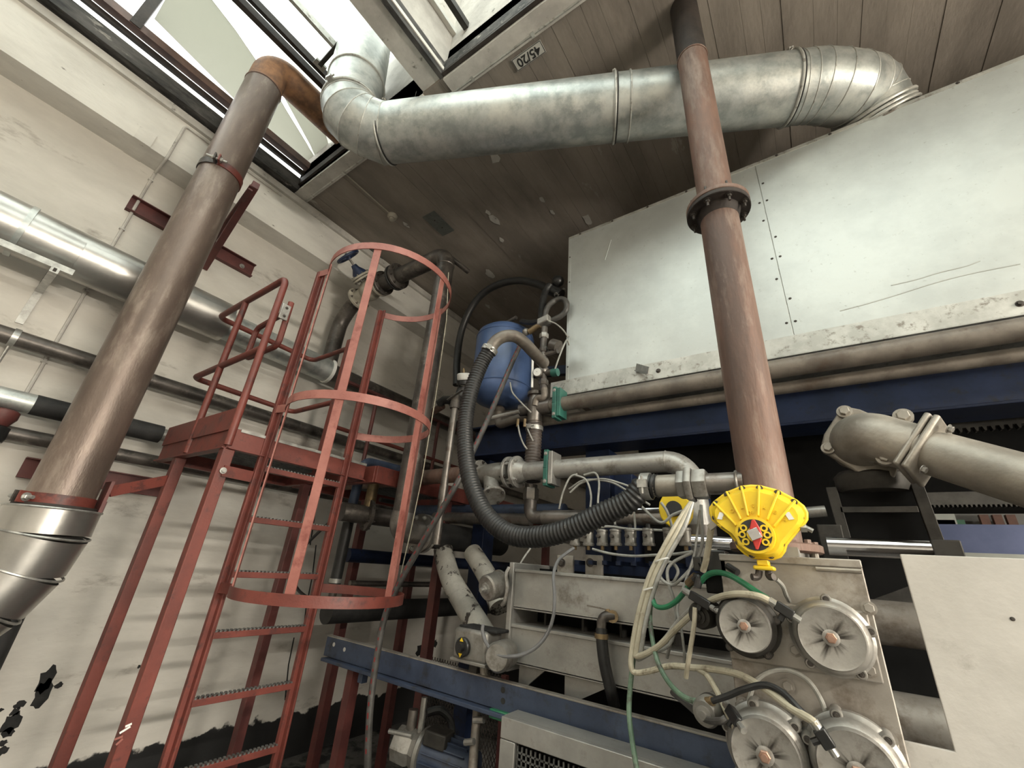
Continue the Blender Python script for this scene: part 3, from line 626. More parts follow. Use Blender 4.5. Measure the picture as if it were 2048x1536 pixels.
# ================================================================== ceiling fittings
yq = wz(1000, 116, ZC-.022).y
cc = thing('ceiling_conduit', 'thin grey conduit along the ceiling beside the skylights', 'conduit', (-1, RY1+.17, ZC-.05))
MB().tube([(XB+.02, yq, ZC-.022), (4.0, yq, ZC-.022)], .012, 8).build('tube', 'galv_trim', cc)
for k in range(9): MB().box((XB+.15+k*.55, yq-.018, ZC-.036), (XB+.175+k*.55, yq+.018, ZC-.0)).build('saddle', 'galv_trim', cc)
sd = wz(785, 432, ZC-.01); sm = thing('smoke_detector', 'small round white detector on the ceiling beside the skylight', 'detector', (sd.x, sd.y, ZC-.06))
MB().lathe([(.055, 0), (.055, -.02), (.04, -.045)], (sd.x, sd.y, ZC-.004), (0, 0, 1), 24).build('body', 'valve_cream', sm)
MB().lathe([(.025, 0), (.025, -.02)], (sd.x, sd.y, ZC-.048), (0, 0, 1), 16).build('sensor', 'valve_cream', sm)
cn = wz(700, 355, ZC-.01); MB().tube([(sd.x, sd.y, ZC-.012), (cn.x, yq, ZC-.012)], .007, 6).build('feed_wire', 'valve_cream', sm)
for i, (px, py, lab) in enumerate(((877, 448, 'grey steel cover plate screwed on the bare ceiling'), (736, 506, 'grey steel cover plate on the ceiling partly behind the ladder cage'))):
    c = wz(px, py, ZC-.012); t = thing('cover_plate', lab, 'plate', (c.x, c.y, ZC-.016), 'ceiling cover plates')
    MB().box((c.x-.09, c.y-.165, ZC-.014), (c.x+.09, c.y+.165, ZC-.006)).build('plate', 'grey_plate', t, .002)
    bolts(t, [(c.x, c.y-.06, ZC-.014), (c.x, c.y+.06, ZC-.014)], (0, 0, -1), .006, .004, 'bolt_dark')
sg = wz(1057, 112, ZC-.012)
st = thing('bay_sign', 'small white sign reading 45/20 stuck on the ceiling', 'sign', (sg.x, sg.y, ZC-.014))
pc = [wz(x, y, ZC-.012) for x, y in ((1033, 120), (1072, 91), (1081, 106), (1040, 134))]
e1 = (pc[1]-pc[0]); e1.normalize()
MB().box((sg.x-.125, sg.y-.045, ZC-.014), (sg.x+.125, sg.y+.045, ZC-.009)).build('plate', 'sign_white', st)
MB().bar((sg.x-.12, sg.y-.041, ZC-.0145), (sg.x+.12, sg.y-.041, ZC-.0145), .004, .001).bar((sg.x-.12, sg.y+.041, ZC-.0145), (sg.x+.12, sg.y+.041, ZC-.0145), .004, .001).bar((sg.x-.121, sg.y-.041, ZC-.0145), (sg.x-.121, sg.y+.041, ZC-.0145), .004, .001).bar((sg.x+.121, sg.y-.041, ZC-.0145), (sg.x+.121, sg.y+.041, ZC-.0145), .004, .001).build('border', 'ink', st)
def text(body, size, mat, par, loc, rot, name='lettering', ext=.0006, bold=0):
    cu = bpy.data.curves.new(name, 'FONT'); cu.body = body; cu.size = size; cu.extrude = ext; cu.align_x = 'CENTER'; cu.align_y = 'CENTER'; cu.offset = bold
    o = bpy.data.objects.new('tmp', cu); COL.objects.link(o); dg = bpy.context.evaluated_depsgraph_get(); me = bpy.data.meshes.new_from_object(o.evaluated_get(dg))
    bpy.data.objects.remove(o); me.materials.clear(); me.materials.append(M[mat])
    t = bpy.data.objects.new(name, me); COL.objects.link(t); t.parent = par; t.location = V(loc)-V(par['_o']); t.rotation_euler = rot; return t
text('45/20', .085, 'ink', st, (sg.x, sg.y, ZC-.0150), (PI, 0, PI), bold=.002)
sc_x = PX1-.02+.0305; sc = wx(243, 1472, sc_x)
for (dy, dz, a, L_) in ((.005, .02, .5, .03), (-.008, -.005, .2, .022), (.0, -.02, .8, .02), (.012, .035, .3, .018)):
    MB().obox((sc_x, sc.y+dy, sc.z+dz), (.0006, 0, 0), (0, math.cos(a)*L_*.6, math.sin(a)*L_*.6), (0, -math.sin(a)*.004, math.cos(a)*.004)).build('paint_scuff', 'red_light' if dz < 0 else 'white_plastic', lad)
def path(L): return [wy(x, y, Y) for (x, y, Y) in L]
def hose(name, lab, cat, L, r, mat, n=10, sm=8, group=None, parent=None):
    o = MB().tube(catmull(path(L), sm), r, n).build(name, mat, parent)
    if parent is None: tag(o, lab, cat, group)
    return o
def resample(pts, step):
    out = [pts[0]]; acc = 0
    for a, b in zip(pts, pts[1:]):
        L = (b-a).length; t = step-acc
        while t <= L: out.append(a.lerp(b, t/L)); t += step
        acc = L-(t-step)
    return out
def ribbed(parent, pts, R, pitch, mat, depth=.007, n=20, name='hose'):
    P = resample(pts, pitch/4); r = [R-(0, depth*.9, depth, depth*.35)[i % 4] for i in range(len(P))]
    return MB().tube(P, r, n).build(name, mat, parent, 0, 80)
def worm_clamp(parent, o, ax, R, w=.03, d=None, name='hose_clamp'):
    c = MB().ring(o, ax, R, .005, w, 30).build(name, 'zinc', parent); ax = V(ax).normalized(); o = V(o)
    d = d or V((0, -1, 0)); d = (d-ax*d.dot(ax)).normalized(); t = ax.cross(d)
    MB().obox(o+d*(R+.012), ax*w*.5, d*.009, t*.016).cyl(o+d*(R+.014)-t*.03, o+d*(R+.014)+t*.04, .005, 8).build('screw_housing', 'zinc', c)
    return c
# ================================================================== big galvanised exhaust duct under the ceiling
Pl, Pr = V((-2.235, 1.13, 4.71)), V((.395, 2.36, 4.71)); dd = (Pr-Pl).normalized(); DR2 = .212
du = thing('exhaust_duct', 'large round galvanised duct spanning from skylight to sheet-metal housing', 'duct', (-1, 1.7, 4.4))
cor = wz(698, 240, 4.71); top = wz(742, 40, 6.3)
pl = fillet([Pl, cor, top], .27, 3)
gores(du, [Pl+dd*.3]+pl[0:5]+[top], DR2, 'galv', seam='galv_trim')
up = (top-pl[4]).normalized()
# straight run in three lengths
LT = (Pr-Pl).length; s1 = LT*.60; s2 = LT*.985
for a, b in ((.3, s1), (s1, s2)): MB().tube([Pl+dd*(a), Pl+dd*(b)], DR2, 36, caps=False).build('length', 'galv', du)
def ringclamp(o, ax, mat='rust_dark'):
    r = MB().torus(o, ax, DR2+.004, .009, 44, 8).build('clamp_ring', 'galv_trim', du)
    MB().torus(V(o)+V(ax).normalized()*.013, ax, DR2+.002, .006, 44, 8).build('gasket', 'black_rubber', du)
    u = V((0, -.55, .83)); ax = V(ax).normalized(); u = (u-ax*u.dot(ax)).normalized(); t = ax.cross(u)
    MB().obox(V(o)+u*(DR2+.022), ax*.013, u*.016, t*.022).cyl(V(o)+u*(DR2+.025)-t*.04, V(o)+u*(DR2+.025)+t*.045, .006, 8).build('clamp_lock', 'zinc', du)
ringclamp(Pl+dd*.02, dd); ringclamp(Pl+dd*s1, dd); ringclamp(Pl+dd*s2, dd)
MB().torus(Pl+dd*(s1+.10), dd, DR2+.003, .006, 44, 8).build('rolled_bead', 'galv_trim', du)
ringclamp(pl[4]+up*.02, up); MB().torus(pl[4]+up*.36, up, DR2+.003, .008, 44, 8).build('rolled_bead', 'galv_trim', du)
# right elbow turning down into the housing roof
ZE = 4.46; en = wz(1748, 236, 4.60); cor2 = V((.70, 2.502, 4.71)); dn = V((.22, .55, -.8)).normalized()
er = fillet([Pr, cor2, en-dn*.0, en+dn*.02], .34, 4)
a_ = Pr+dd*.12; er = catmull([Pr, a_, a_+dd*.16+V((.02, .05, -.01)), en-dn*.16, en], 2)
gores(du, [Pl+dd*s2]+er, DR2, 'galv', seam='galv_trim')
for k in range(6): MB().torus(en+dn*(-.02+.026*k), dn, DR2+(.008 if k % 2 == 0 else .0), .012, 44, 8).build('bellows_ring', 'galv_trim' if k < 3 else 'pipe_tan', du)
# strut tying the riser to the glazing bar
q1, q2 = pl[4]+up*.37, wz(640, 130, ZG-.07)
sx = thing('duct_stay', 'short grey tube stay clamping the duct riser to the skylight bar', 'bracket', q2)
q1 = wz(700, 62, ZG-.03); MB().bar(q2, q1, .035, .035).build('tube', 'machine_grey', sx)
MB().obox(q2, (.03, 0, 0), (0, .05, 0), (0, 0, .012)).build('clamp_plate', 'zinc', sx)
MB().cyl(q1.lerp(q2, .45), q1.lerp(q2, .45)+V((-.03, 0, .12)), .005, 6).build('bolt', 'zinc', sx)
# ================================================================== black riser with gate valve and handwheel
RXx, RYy, RRr = -2.41, 2.122, .079; ZR = 4.36
rs = thing('riser_pipe', 'dark steel riser pipe standing behind the ladder cage', 'pipe', (RXx, RYy, 1.3))
BX = DX-.02
MB().tube(fillet([(RXx, RYy, 1.98), (RXx, RYy, ZR), (-3.09, RYy, ZR)], .14, 10), RRr, 28).build('pipe', 'pipe_dark', rs)
MB().cyl((RXx, RYy+.0, ZR-.02), (RXx+.02, RYy+.28, ZR-.02), .026, 14).build('stub', 'pipe_dark', rs)
MB().torus((RXx, RYy, ZR-.15), (0, 0, 1), RRr, .005, 28, 6).build('weld_bead', 'pipe_steel', rs)
flange(rs, (-3.10, RYy, ZR), (1, 0, 0), .135, .03, 8, 'pipe_dark', 'bolt_dark', .011)
flange(rs, (-3.145, RYy, ZR), (1, 0, 0), .135, .03, 8, 'black_rubber', 'bolt_dark', .011)
MB().cyl((-3.16, RYy, ZR), (-3.32, RYy, ZR), .085, 26).build('spool', 'pipe_dark', rs)
flange(rs, (-3.335, RYy, ZR), (1, 0, 0), .13, .03, 8, 'pipe_dark', 'bolt_dark', .011)
gv = thing('gate_valve', 'cream gate valve with navy handwheel above the wall pipe', 'valve', (-3.55, RYy, ZR-.15))
vc = V((-3.55, RYy, ZR-.01)); va = V((.94, 0, .34)).normalized()
MB().ball(vc, .12, 22, 14, (1.1, .95, 1.05)).build('body', 'valve_cream', gv)
flange(gv, (-3.38, RYy, ZR), (1, 0, 0), .13, .03, 8, 'valve_cream', 'pipe_steel', .01)
flange(gv, vc-va*.19, va, .135, .03, 8, 'valve_cream', 'pipe_steel', .01)
MB().cyl(vc-va*.18, vc+va*.12, .085, 22).build('throat', 'valve_cream', gv)
ba = V((-.12, -.80, .60)).normalized(); bo = vc
flange(gv, bo+ba*.14, ba, .11, .022, 10, 'valve_cream', 'pipe_steel', .008, name='bonnet_flange')
flange(gv, bo+ba*.168, ba, .11, .022, 10, 'valve_cream', 'pipe_steel', .008, name='bonnet_flange')
MB().lathe([(.08, 0), (.075, .03), (.04, .08), (.03, .12)], bo+ba*.18, ba, 24).build('bonnet', 'wheel_blue', gv)
MB().cyl(bo+ba*.3, bo+ba*.44, .013, 10).build('stem', 'pipe_steel', gv)
wh = MB().torus(bo+ba*.40, ba, .115, .015, 30, 10).build('handwheel', 'wheel_blue', gv)
for p in circ(bo+ba*.40, ba, .112, 5): MB().cyl(bo+ba*.39, p, .010, 8).build('spoke', 'wheel_blue', wh)
MB().lathe([(.03, 0), (.03, .04)], bo+ba*.37, ba, 12).build('hub', 'wheel_blue', wh)
e0 = vc-va*.205
dp = tag(MB().tube(catmull([e0, e0-va*.10+V((0, 0, -.02)), V((BX+.02, RYy, e0.z-.22)), V((BX, RYy, e0.z-.38)), V((BX, RYy, DZ+.06))], 8), .08, 24).build('drop_pipe', 'pipe_dark'), 'dark elbow pipe dropping from the gate valve to the wall pipe', 'pipe')
# lower end of the riser: elbow, flange, black horizontal drum pipe
lp = thing('black_header', 'thick black flanged pipe at the foot of the riser, below the hose loop', 'pipe', (-2.0, 2.4, 1.4))
Fc = wy(840, 1066, 2.36); hd = V((0, 1, 0)); FR = .14; HL = wx(1000, 1085, Fc.x).y-Fc.y
MB().tube(fillet([(RXx, RYy, 2.0), (RXx-.01, RYy, Fc.z), (Fc.x, Fc.y, Fc.z)], .2, 8), .082, 26).build('elbow', 'pipe_steel', lp)
flange(lp, Fc, hd, FR, .03, 8, 'pipe_steel', 'zinc', .012)
flange(lp, Fc+hd*.034, hd, FR, .028, 8, 'silver_paint', 'zinc', .012)
MB().tube([Fc+hd*.05, Fc+hd*HL], .100, 30).build('lagging', 'black_lag', lp)
MB().tube([Fc+hd*HL, Fc+hd*(HL+.012)], .094, 30).build('lagging_end', 'lag_end', lp)
# ================================================================== left middle: rusty pipe, strainer, silver pipe
YS = 2.4; ZS = 2.305
rp_ = tag(MB().tube([wy(690, 968, 2.34)+V((-.35, 0, 0)), (-1.98, 2.36, ZS)], .058, 20).build('rusty_feed_pipe', 'pipe_rust'), 'horizontal rusty brown pipe crossing behind the ladder cage', 'pipe')
ys = thing('strainer', 'silver flanged strainer between the rusty pipe and silver pipe', 'valve', (-1.85, YS, ZS-.2))
flange(ys, (-1.965, YS, ZS), (1, 0, 0), .105, .022, 6, 'cast_alu', 'bolt_dark', .009)
MB().tube([(-1.955, YS, ZS), (-1.90, YS, ZS), (-1.82, YS, ZS-.01), (-1.74, YS, ZS), (-1.715, YS, ZS)], [.062, .07, .085, .07, .062], 22).build('body', 'cast_alu', ys)
dgn = V((.45, -.35, -.8)).normalized(); MB().tube([V((-1.87, YS, ZS)), V((-1.87, YS, ZS))+dgn*.2], .058, 20).build('basket_leg', 'cast_alu', ys)
flange(ys, V((-1.87, YS, ZS))+dgn*.21, dgn, .085, .02, 4, 'cast_alu', 'bolt_dark', .008, name='basket_cover')
flange(ys, (-1.70, YS, ZS), (1, 0, 0), .11, .022, 6, 'silver_paint', 'bolt_dark', .009)
sp = thing('silver_pipe', 'silver painted pipe bending down beside the rusty column', 'pipe', (-1, YS, 1.8))
flange(sp, (-1.635, YS, ZS), (1, 0, 0), .11, .024, 4, 'silver_paint', 'silver_paint', .012)
MB().tube([(-1.625, YS, ZS), (-1.56, YS, ZS)], [.085, .062], 22).build('neck', 'silver_paint', sp)
for p in circ((-1.67, YS, ZS), (1, 0, 0), .092, 4, .3): MB().cyl(p-V((.05, 0, 0)), p+V((.05, 0, 0)), .010, 8).build('stud', 'silver_paint', sp)
MB().tube(fillet([(-1.57, YS, ZS), (-.50, YS, ZS), (-.47, YS-.03, ZS-.35), (-.46, YS-.05, 1.80)], .15, 10), .060, 26).build('pipe', 'silver_paint', sp)
MB().torus((-.62, YS, ZS), (1, 0, 0), .06, .003, 26, 6).build('weld_bead', 'silver_paint', sp)
MB().ring((-.463, YS-.045, 1.93), (0, 0, 1), .06, .008, .05, 24).build('sleeve_joint', 'pipe_steel', sp)
# green plastic pipe clamps on steel blocks
def pclamp(c, R, lab, H=.11):
    t = thing('pipe_clamp', lab, 'clamp', (c.x, c.y, c.z-H), 'green plastic pipe clamps')
    x0 = c.x-.035
    m = MB()
    for s in (-1, 1):
        m.box((x0, c.y-.012-R, c.z+s*H-.008), (x0+.03, c.y+R*.6, c.z+s*H+.008))
    m.box((x0, c.y-R-.014, c.z-H), (x0+.03, c.y-R-.004, c.z+H)).box((x0-.002, c.y-R-.016, c.z-.004), (x0+.028, c.y-R, c.z+.004))
    m.box((x0, c.y-R-.014, c.z-H), (x0+.005, c.y+R*.4, c.z-R*1.0)).box((x0, c.y-R-.014, c.z+R*1.0), (x0+.005, c.y+R*.4, c.z+H))
    m.build('shell', 'green_clip', t, .003)
    MB().box((x0+.032, c.y-R-.008, c.z-H*.97), (x0+.062, c.y+R*.9, c.z+H*.97)).build('block', 'silver_paint' if R > .055 else 'green_clip', t, .003)
    bolts(t, [(x0+.016, c.y-R-.014, c.z+s*H*.82) for s in (-1, 1)], (0, -1, 0), .009, .008, 'silver_paint')
    return t
pclamp(V((wy(1098, 933, YS-.06).x, YS, ZS)), .062, 'green plastic clamp on the silver pipe, with its pale block')
YU = 2.47; ZU = 2.79
pclamp(V((wy(1108, 815, YU-.06).x+.02, YU, ZU-.0)), .052, 'green plastic clamp on the tan pipe under the housing')
u1 = tag(MB().tube([(-1.42, YU, ZU), (4.5, YU, ZU)], .052, 24).build('tan_pipe', 'pipe_tan'), 'upper tan pipe running under the sheet-metal housing', 'pipe')
u2 = tag(MB().tube([(-1.55, YU+.10, ZU-.075), (4.5, YU+.10, ZU-.075)], .034, 20).build('tan_pipe', 'pipe_tan'), 'thinner tan pipe just below the upper one under the housing', 'pipe')
# ================================================================== rusty column right of centre
CXx, CYy, CR_ = -.120, 1.766, .0845
rc = thing('rusty_column_pipe', 'thick vertical rusty pipe with bolted flange right of centre', 'pipe', (CXx, CYy, 1.85))
ZFl = 1.7+1.67; ZK = 1.7+2.90
MB().tube([(CXx, CYy, 1.83), (CXx, CYy, ZFl-.025)], CR_, 40).build('pipe', 'pipe_rust', rc)
MB().tube([(CXx, CYy, ZFl+.025), (CXx, CYy, ZK)], CR_*.965, 40).build('pipe', 'pipe_rust', rc)
MB().tube([(CXx, CYy, ZK), (CXx, CYy, ZC+.02)], CR_*.99, 40).build('black_sleeve', 'rust_dark', rc)
MB().torus((CXx, CYy, ZK), (0, 0, 1), CR_*.97, .006, 40, 6).build('weld_bead', 'pipe_rust', rc)
for z, s in ((ZFl+.013, 1), (ZFl-.013, -1)): MB().lathe([(.139, -.012), (.142, -.009), (.142, .009), (.139, .012)], (CXx, CYy, z), (0, 0, 1), 48).build('flange', 'pipe_rust' if s > 0 else 'rust_dark', rc)
for s in (1, -1): bolts(rc, [p+V((0, 0, s*.025)) for p in circ((CXx, CYy, ZFl), (0, 0, 1), .119, 8, .3)], (0, 0, s), .0115, .014, 'bolt_dark', 'bolt', .022)
MB().tube([(CXx, CYy, ZFl-.025), (CXx, CYy, ZFl-.07)], [CR_*1.16, CR_*1.01], 40).build('weld_neck', 'rust_dark', rc)
YT = CYy-.03; st_ = wy(1470, 966, YT); ZT = st_.z; k_ = .766
MB().tube([(CXx-.06, YT, ZT), (-.315, YT, ZT)], .040, 20).build('side_stub', 'pipe_steel', rc)
MB().torus((CXx-.081, YT, ZT), (1, 0, 0), .041, .006, 20, 6).build('weld_bead', 'cast_alu', rc)
# hex union and big ribbed hose
un = thing('hex_union', 'worn grey hex union joining the ribbed hose to the rusty column', 'fitting', (-.40, YT, ZT-.08))
for (x0, x1, R, n, mt) in ((-.303, -.352, .060, 6, 'cast_alu'), (-.354, -.379, .071, 6, 'cast_alu'), (-.381, -.410, .057, 6, 'cast_alu'), (-.410, -.52, .043, 20, 'cast_tan')):
    MB().lathe([(R*.95, 0), (R, .005), (R, abs(x1-x0)-.005), (R*.95, abs(x1-x0))], (x1, YT, ZT), (1, 0, 0), n).build('nut' if n == 6 else 'nipple', mt, un, 0)
fh = thing('ribbed_hose', 'big black ribbed hose looping from the column up to the blue tank', 'hose', (-1.3, 1.8, 1.7))
HP = [V((-.49, YT, ZT)), V((-.55, YT, ZT))] + path([(1258, 1003, 1.735), (1200, 1030, 1.735), (1140, 1058, 1.735), (1080, 1073, 1.74), (1020, 1068, 1.75), (972, 1030, 1.76), (942, 965, 1.775), (931, 900, 1.79), (931, 840, 1.81), (943, 780, 1.83), (962, 730, 1.86), (982, 695, 1.88)])
HPs = catmull(HP, 10)
ribbed(fh, HPs, .049, .0185, 'black_rubber', .006, 22)
worm_clamp(fh, (-.535, YT, ZT), (1, 0, 0), .050, .036)
worm_clamp(fh, HPs[-1].lerp(HPs[-6], .3), HPs[-1]-HPs[-6], .050, .032, V((.6, -.6, .2)))
ed = thing('elbow_pipe', 'dirty beige elbow pipe in front of the blue tank', 'pipe', (-1.9, 2.4, 3.1))
MB().tube(catmull(path([(978, 703, 1.875), (990, 684, 1.89), (1008, 673, 1.92), (1030, 673, 1.97), (1050, 687, 2.05), (1078, 717, 2.22), (1088, 727, 2.30)]), 6), .041, 22).build('elbow', 'pipe_tan', ed)
# ================================================================== galvanised sheet-metal housing
EX0, EX1, EYf, EZ0, EZ1 = -1.375, 3.4, 2.6, 2.95, 4.46
hs = thing('sheet_metal_housing', 'large galvanised sheet-metal housing filling the upper right', 'machine housing', (1, 3.3, EZ0))
MB().box((EX0+.004, EYf+.004, EZ0), (EX1, 4.3, EZ1-.004)).build('inner_box', 'galv_trim', hs)
sx_ = .10
for (a, b) in ((EX0, sx_-.002), (sx_+.002, 1.72), (1.724, EX1)):
    MB().box((a, EYf-.002, EZ0+.085), (b, EYf+.004, EZ1-.018)).build('panel', 'galv_panel', hs, .001)
MB().box((EX0-.002, EYf-.006, EZ1-.022), (EX1, EYf+.03, EZ1+.002)).build('top_trim', 'galv_trim', hs, .001)
MB().box((EX0-.13, EYf-.012, EZ0-.035), (EX1, EYf+.0, EZ0+.088)).box((EX0-.13, EYf-.012, EZ0-.038), (EX1, EYf+.09, EZ0-.032)).build('bottom_rail', 'galv_trim', hs, .001)
MB().box((EX0-.004, EYf-.004, EZ0+.08), (EX0+.02, EYf+.02, EZ1)).build('corner_trim', 'galv_panel', hs)
pts = [(sx_+s*.022, EYf-.002, EZ0+.18+k*.16) for k in range(8) for s in (1, -1) if (k+s) % 3]
bolts(hs, pts, (0, -1, 0), .0055, .004, 'bolt_dark', 'rivet')
bolts(hs, [(EX0+.11+k*.30, EYf-.006, EZ1-.010) for k in range(14)], (0, -1, 0), .0065, .005, 'bolt_dark', 'rivet')
bolts(hs, [(EX0+.012, EYf-.004, EZ0+.2+k*.27) for k in range(5)], (0, -1, 0), .0045, .003, 'bolt_dark', 'rivet')
bolts(hs, [(x, EYf-.012, EZ0+.02) for x in (wy(1318, 748, EYf).x, wy(2038, 610, EYf).x)], (0, -1, 0), .011, .012, 'bolt_dark')
lc = wy(1290, 752, EYf-.012)
lb = thing('angle_clip', 'short galvanised channel clip bolted on the housing bottom rail', 'bracket', lc)
MB().bar(lc+V((-.05, 0, .05)), lc+V((.07, -.13, -.06)), .045, .006).bar(lc+V((-.05, -.02, .07)), lc+V((.07, -.15, -.04)), .006, .05).build('channel', 'zinc', lb)
for cr in ([(1782, 571), (1830, 560), (1880, 545), (1930, 533), (1960, 522)], [(1680, 622), (1740, 606), (1800, 588), (1870, 566), (1940, 548), (2040, 528)], [(1755, 180), (1762, 210)], [(1210, 520), (1222, 480)]):
    MB().tube(catmull([wy(x, y, EYf-.0015) for x, y in cr], 5), .0035, 8).build('crease', 'galv_panel', hs)
# ================================================================== machine core: dark tooling and navy frame
mc = thing('machine_frame', 'navy blue steel frame with dark tooling under the housing', 'machine', (.6, 3.4, 0))
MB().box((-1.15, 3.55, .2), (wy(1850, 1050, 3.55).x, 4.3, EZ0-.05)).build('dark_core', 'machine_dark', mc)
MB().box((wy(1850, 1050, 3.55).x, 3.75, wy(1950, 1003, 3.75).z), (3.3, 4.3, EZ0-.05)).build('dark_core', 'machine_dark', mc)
bl_ = wy(948, 860, 2.75).x
MB().box((bl_, 2.78, 2.545), (3.4, 2.80, 2.80)).box((bl_, 2.70, 2.79), (3.4, 2.95, 2.805)).box((bl_, 2.70, 2.54), (3.4, 2.95, 2.555)).build('cross_beam', 'navy', mc, .003)
MB().box((-1.33, 2.85, .3), (-1.14, 3.1, 2.54)).build('column', 'navy', mc, .004)
MB().box((2.9, 2.85, 0), (3.1, 3.1, 2.54)).build('column', 'navy', mc, .004)
MB().box((bl_+.02, 2.85, 0), (bl_+.14, 3.0, 2.54)).build('column', 'navy', mc, .004)
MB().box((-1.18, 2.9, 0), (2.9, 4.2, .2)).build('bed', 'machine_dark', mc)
for k, (x, w) in enumerate(((-1.02, .12), (-.62, .14))): MB().box((x, 2.62, 1.55), (x+w, 2.8, 2.3)).build('slide_post', 'navy', mc, .004)
MB().box((-1.3, 2.45, 1.64), (-.35, 2.5, 1.76)).build('mounting_beam', 'navy', mc, .003)
MB().box((-1.30, 2.5, 1.64), (-1.24, 2.9, 1.72)).build('beam_arm', 'navy', mc, .003); MB().box((-.41, 2.5, 1.64), (-.35, 3.6, 1.72)).build('beam_arm', 'navy', mc, .003)
def rack(px0, py0, px1, py1, Y, h, tooth, mt, nm='toothed_rack'):
    a, b = wy(px0, py0, Y), wy(px1, py1, Y); b.z = a.z; m = MB().box((a.x, Y, a.z), (b.x, Y+.05, a.z+h)); n = int((b.x-a.x)/tooth)
    for k in range(n): x = a.x+k*tooth; m.prism([(0, 0), (tooth*.55, 0), (tooth*.4, -tooth*.7), (tooth*.15, -tooth*.7)], (x, Y, a.z), (1, 0, 0), (0, 0, 1), (0, .04, 0))
    return m.build(nm, mt, mc)
rack(1240, 892, 1480, 870, 2.95, .05, .022, 'machine_grey'); rack(1900, 858, 2048, 835, 3.05, .06, .03, 'machine_grey')
rack(1840, 1010, 2048, 1000, 2.9, .06, .016, 'machine_grey')
# ================================================================== far side of the hall seen past the machine
fb = thing('far_crane_beam', 'pale blue beam far behind the machine at the right edge', 'beam', (4.2, 7.6, 0))
q = wy(1950, 1080, 7.6); MB().box((q.x-1.2, 7.5, q.z-.16), (6.9, 7.7, q.z+.17)).build('web', 'far_blue', fb)
MB().box((q.x-1.2, 7.42, q.z-.32), (6.9, 7.78, q.z-.16)).build('flange', 'far_white', fb)
for xx in (q.x-1.0, 6.7): MB().box((xx-.1, 7.5, 0), (xx+.1, 7.7, q.z-.3)).build('post', 'far_blue', fb)
for i, (x0, y0, x1, y1, lab) in enumerate(((1852, 1003, 1905, 1020, 'small white board far behind the machine, upper one'), (1862, 1040, 1920, 1075, 'white board standing far behind the machine on the pale blue beam'))):
    a, b = wy(x0, y0, 8.4), wy(x1, y1, 8.4); tag(MB().box((a.x, 8.38, 0), (b.x, 8.42, a.z)).build('far_board', 'far_white'), lab, 'board', 'far boards')
tag(MB().box((wy(1840, 1045, 9.2).x, 9.2, .0), (6.9, 9.3, wy(1900, 1022, 9.2).z)).build('far_partition', 'far_grey'), 'grey partition wall far behind the machine at right', 'partition')
for i, px in enumerate((1976, 2003, 2030)):
    a, b = wy(px, 1060, 8.9), wy(px+8, 1030, 8.9); tag(MB().bar((a.x, 8.9, 0), (a.x, 8.9, b.z), .09, .09).build('far_post', 'far_brown'), ('leftmost', 'middle', 'rightmost')[i]+' of three brown posts far behind the machine', 'post', 'far brown posts')
a, b = wy(1912, 1040, 8.8), wy(1932, 1052, 8.8); tag(MB().box((a.x, 8.78, 0), (b.x, 8.84, a.z)).build('far_notice_board', 'green_hose'), 'small green panel far behind the machine', 'board')
# ================================================================== blue pressure tank and its pipework
TX, TY, TR = -2.03, 2.64, .262
tk = thing('pressure_tank', 'blue pressure tank hanging left of the housing', 'tank', (TX, TY, 2.95))
zt_, zb_ = 3.66, 2.965
MB().lathe([(.02, zt_+.035), (.12, zt_+.028), (.20, zt_+.006), (TR-.012, zt_-.035), (TR, zt_-.075), (TR, zb_+.12), (TR-.01, zb_+.06), (.21, zb_+.015), (.13, zb_-.02), (.05, zb_-.03), (.02, zb_-.03)], (TX, TY, 0), (0, 0, 1), 44).build('shell', 'tank_blue', tk)
MB().torus((TX, TY, zt_-.085), (0, 0, 1), TR, .004, 44, 6).build('weld_seam', 'tank_blue', tk)
MB().torus((TX, TY, zb_+.125), (0, 0, 1), TR, .006, 44, 6).build('weld_seam', 'tank_blue', tk)
MB().lathe([(.035, 0), (.05, .03), (.03, .06)], (TX, TY, zb_-.08), (0, 0, 1), 16).build('drain_boss', 'pipe_tan', tk)
MB().tube(fillet([(TX, TY, zb_-.07), (TX, TY, zb_-.2), (TX+.3, TY-.1, zb_-.2), (-1.45, YU+.10, ZU-.075)], .06, 6), .034, 16).build('outlet_pipe', 'pipe_tan', tk)
MB().tube([wy(1066, 690, TY-.25)+V((.0, 0, .0)), wy(1064, 775, TY-.25)], .009, 8).build('sight_tube', 'white_plastic', tk)
MB().bar((TX+.2, TY+.1, 3.25), (-1.382, TY+.22, 3.25), .05, .08).build('bracket', 'navy', tk)
MB().tube(fillet([(TX-.02, TY, zt_+.02), (TX-.02, TY-.02, zt_+.09), (TX+.14, TY-.05, zt_+.10)], .04, 5), .018, 12).build('top_elbow', 'pipe_steel', tk)
hose('tank_hose', 'short black hose on top of the blue tank', 'hose', [(1043, 643, 2.52), (1062, 645, 2.48), (1085, 642, 2.45)], .022, 'black_rubber')
hose('arch_hose', 'black rubber hose arching over the blue tank', 'hose', [(913, 770, 2.75), (914, 720, 2.75), (922, 665, 2.75), (940, 620, 2.74), (965, 588, 2.73), (1000, 568, 2.72), (1040, 561, 2.70), (1080, 570, 2.68), (1105, 585, 2.66)], .037, 'black_rubber', 14)
hose('drop_hose', 'black hose hanging down beside the left end of the housing', 'hose', [(1100, 570, 2.6), (1090, 585, 2.58), (1084, 615, 2.54), (1083, 645, 2.5)], .03, 'black_rubber', 12)
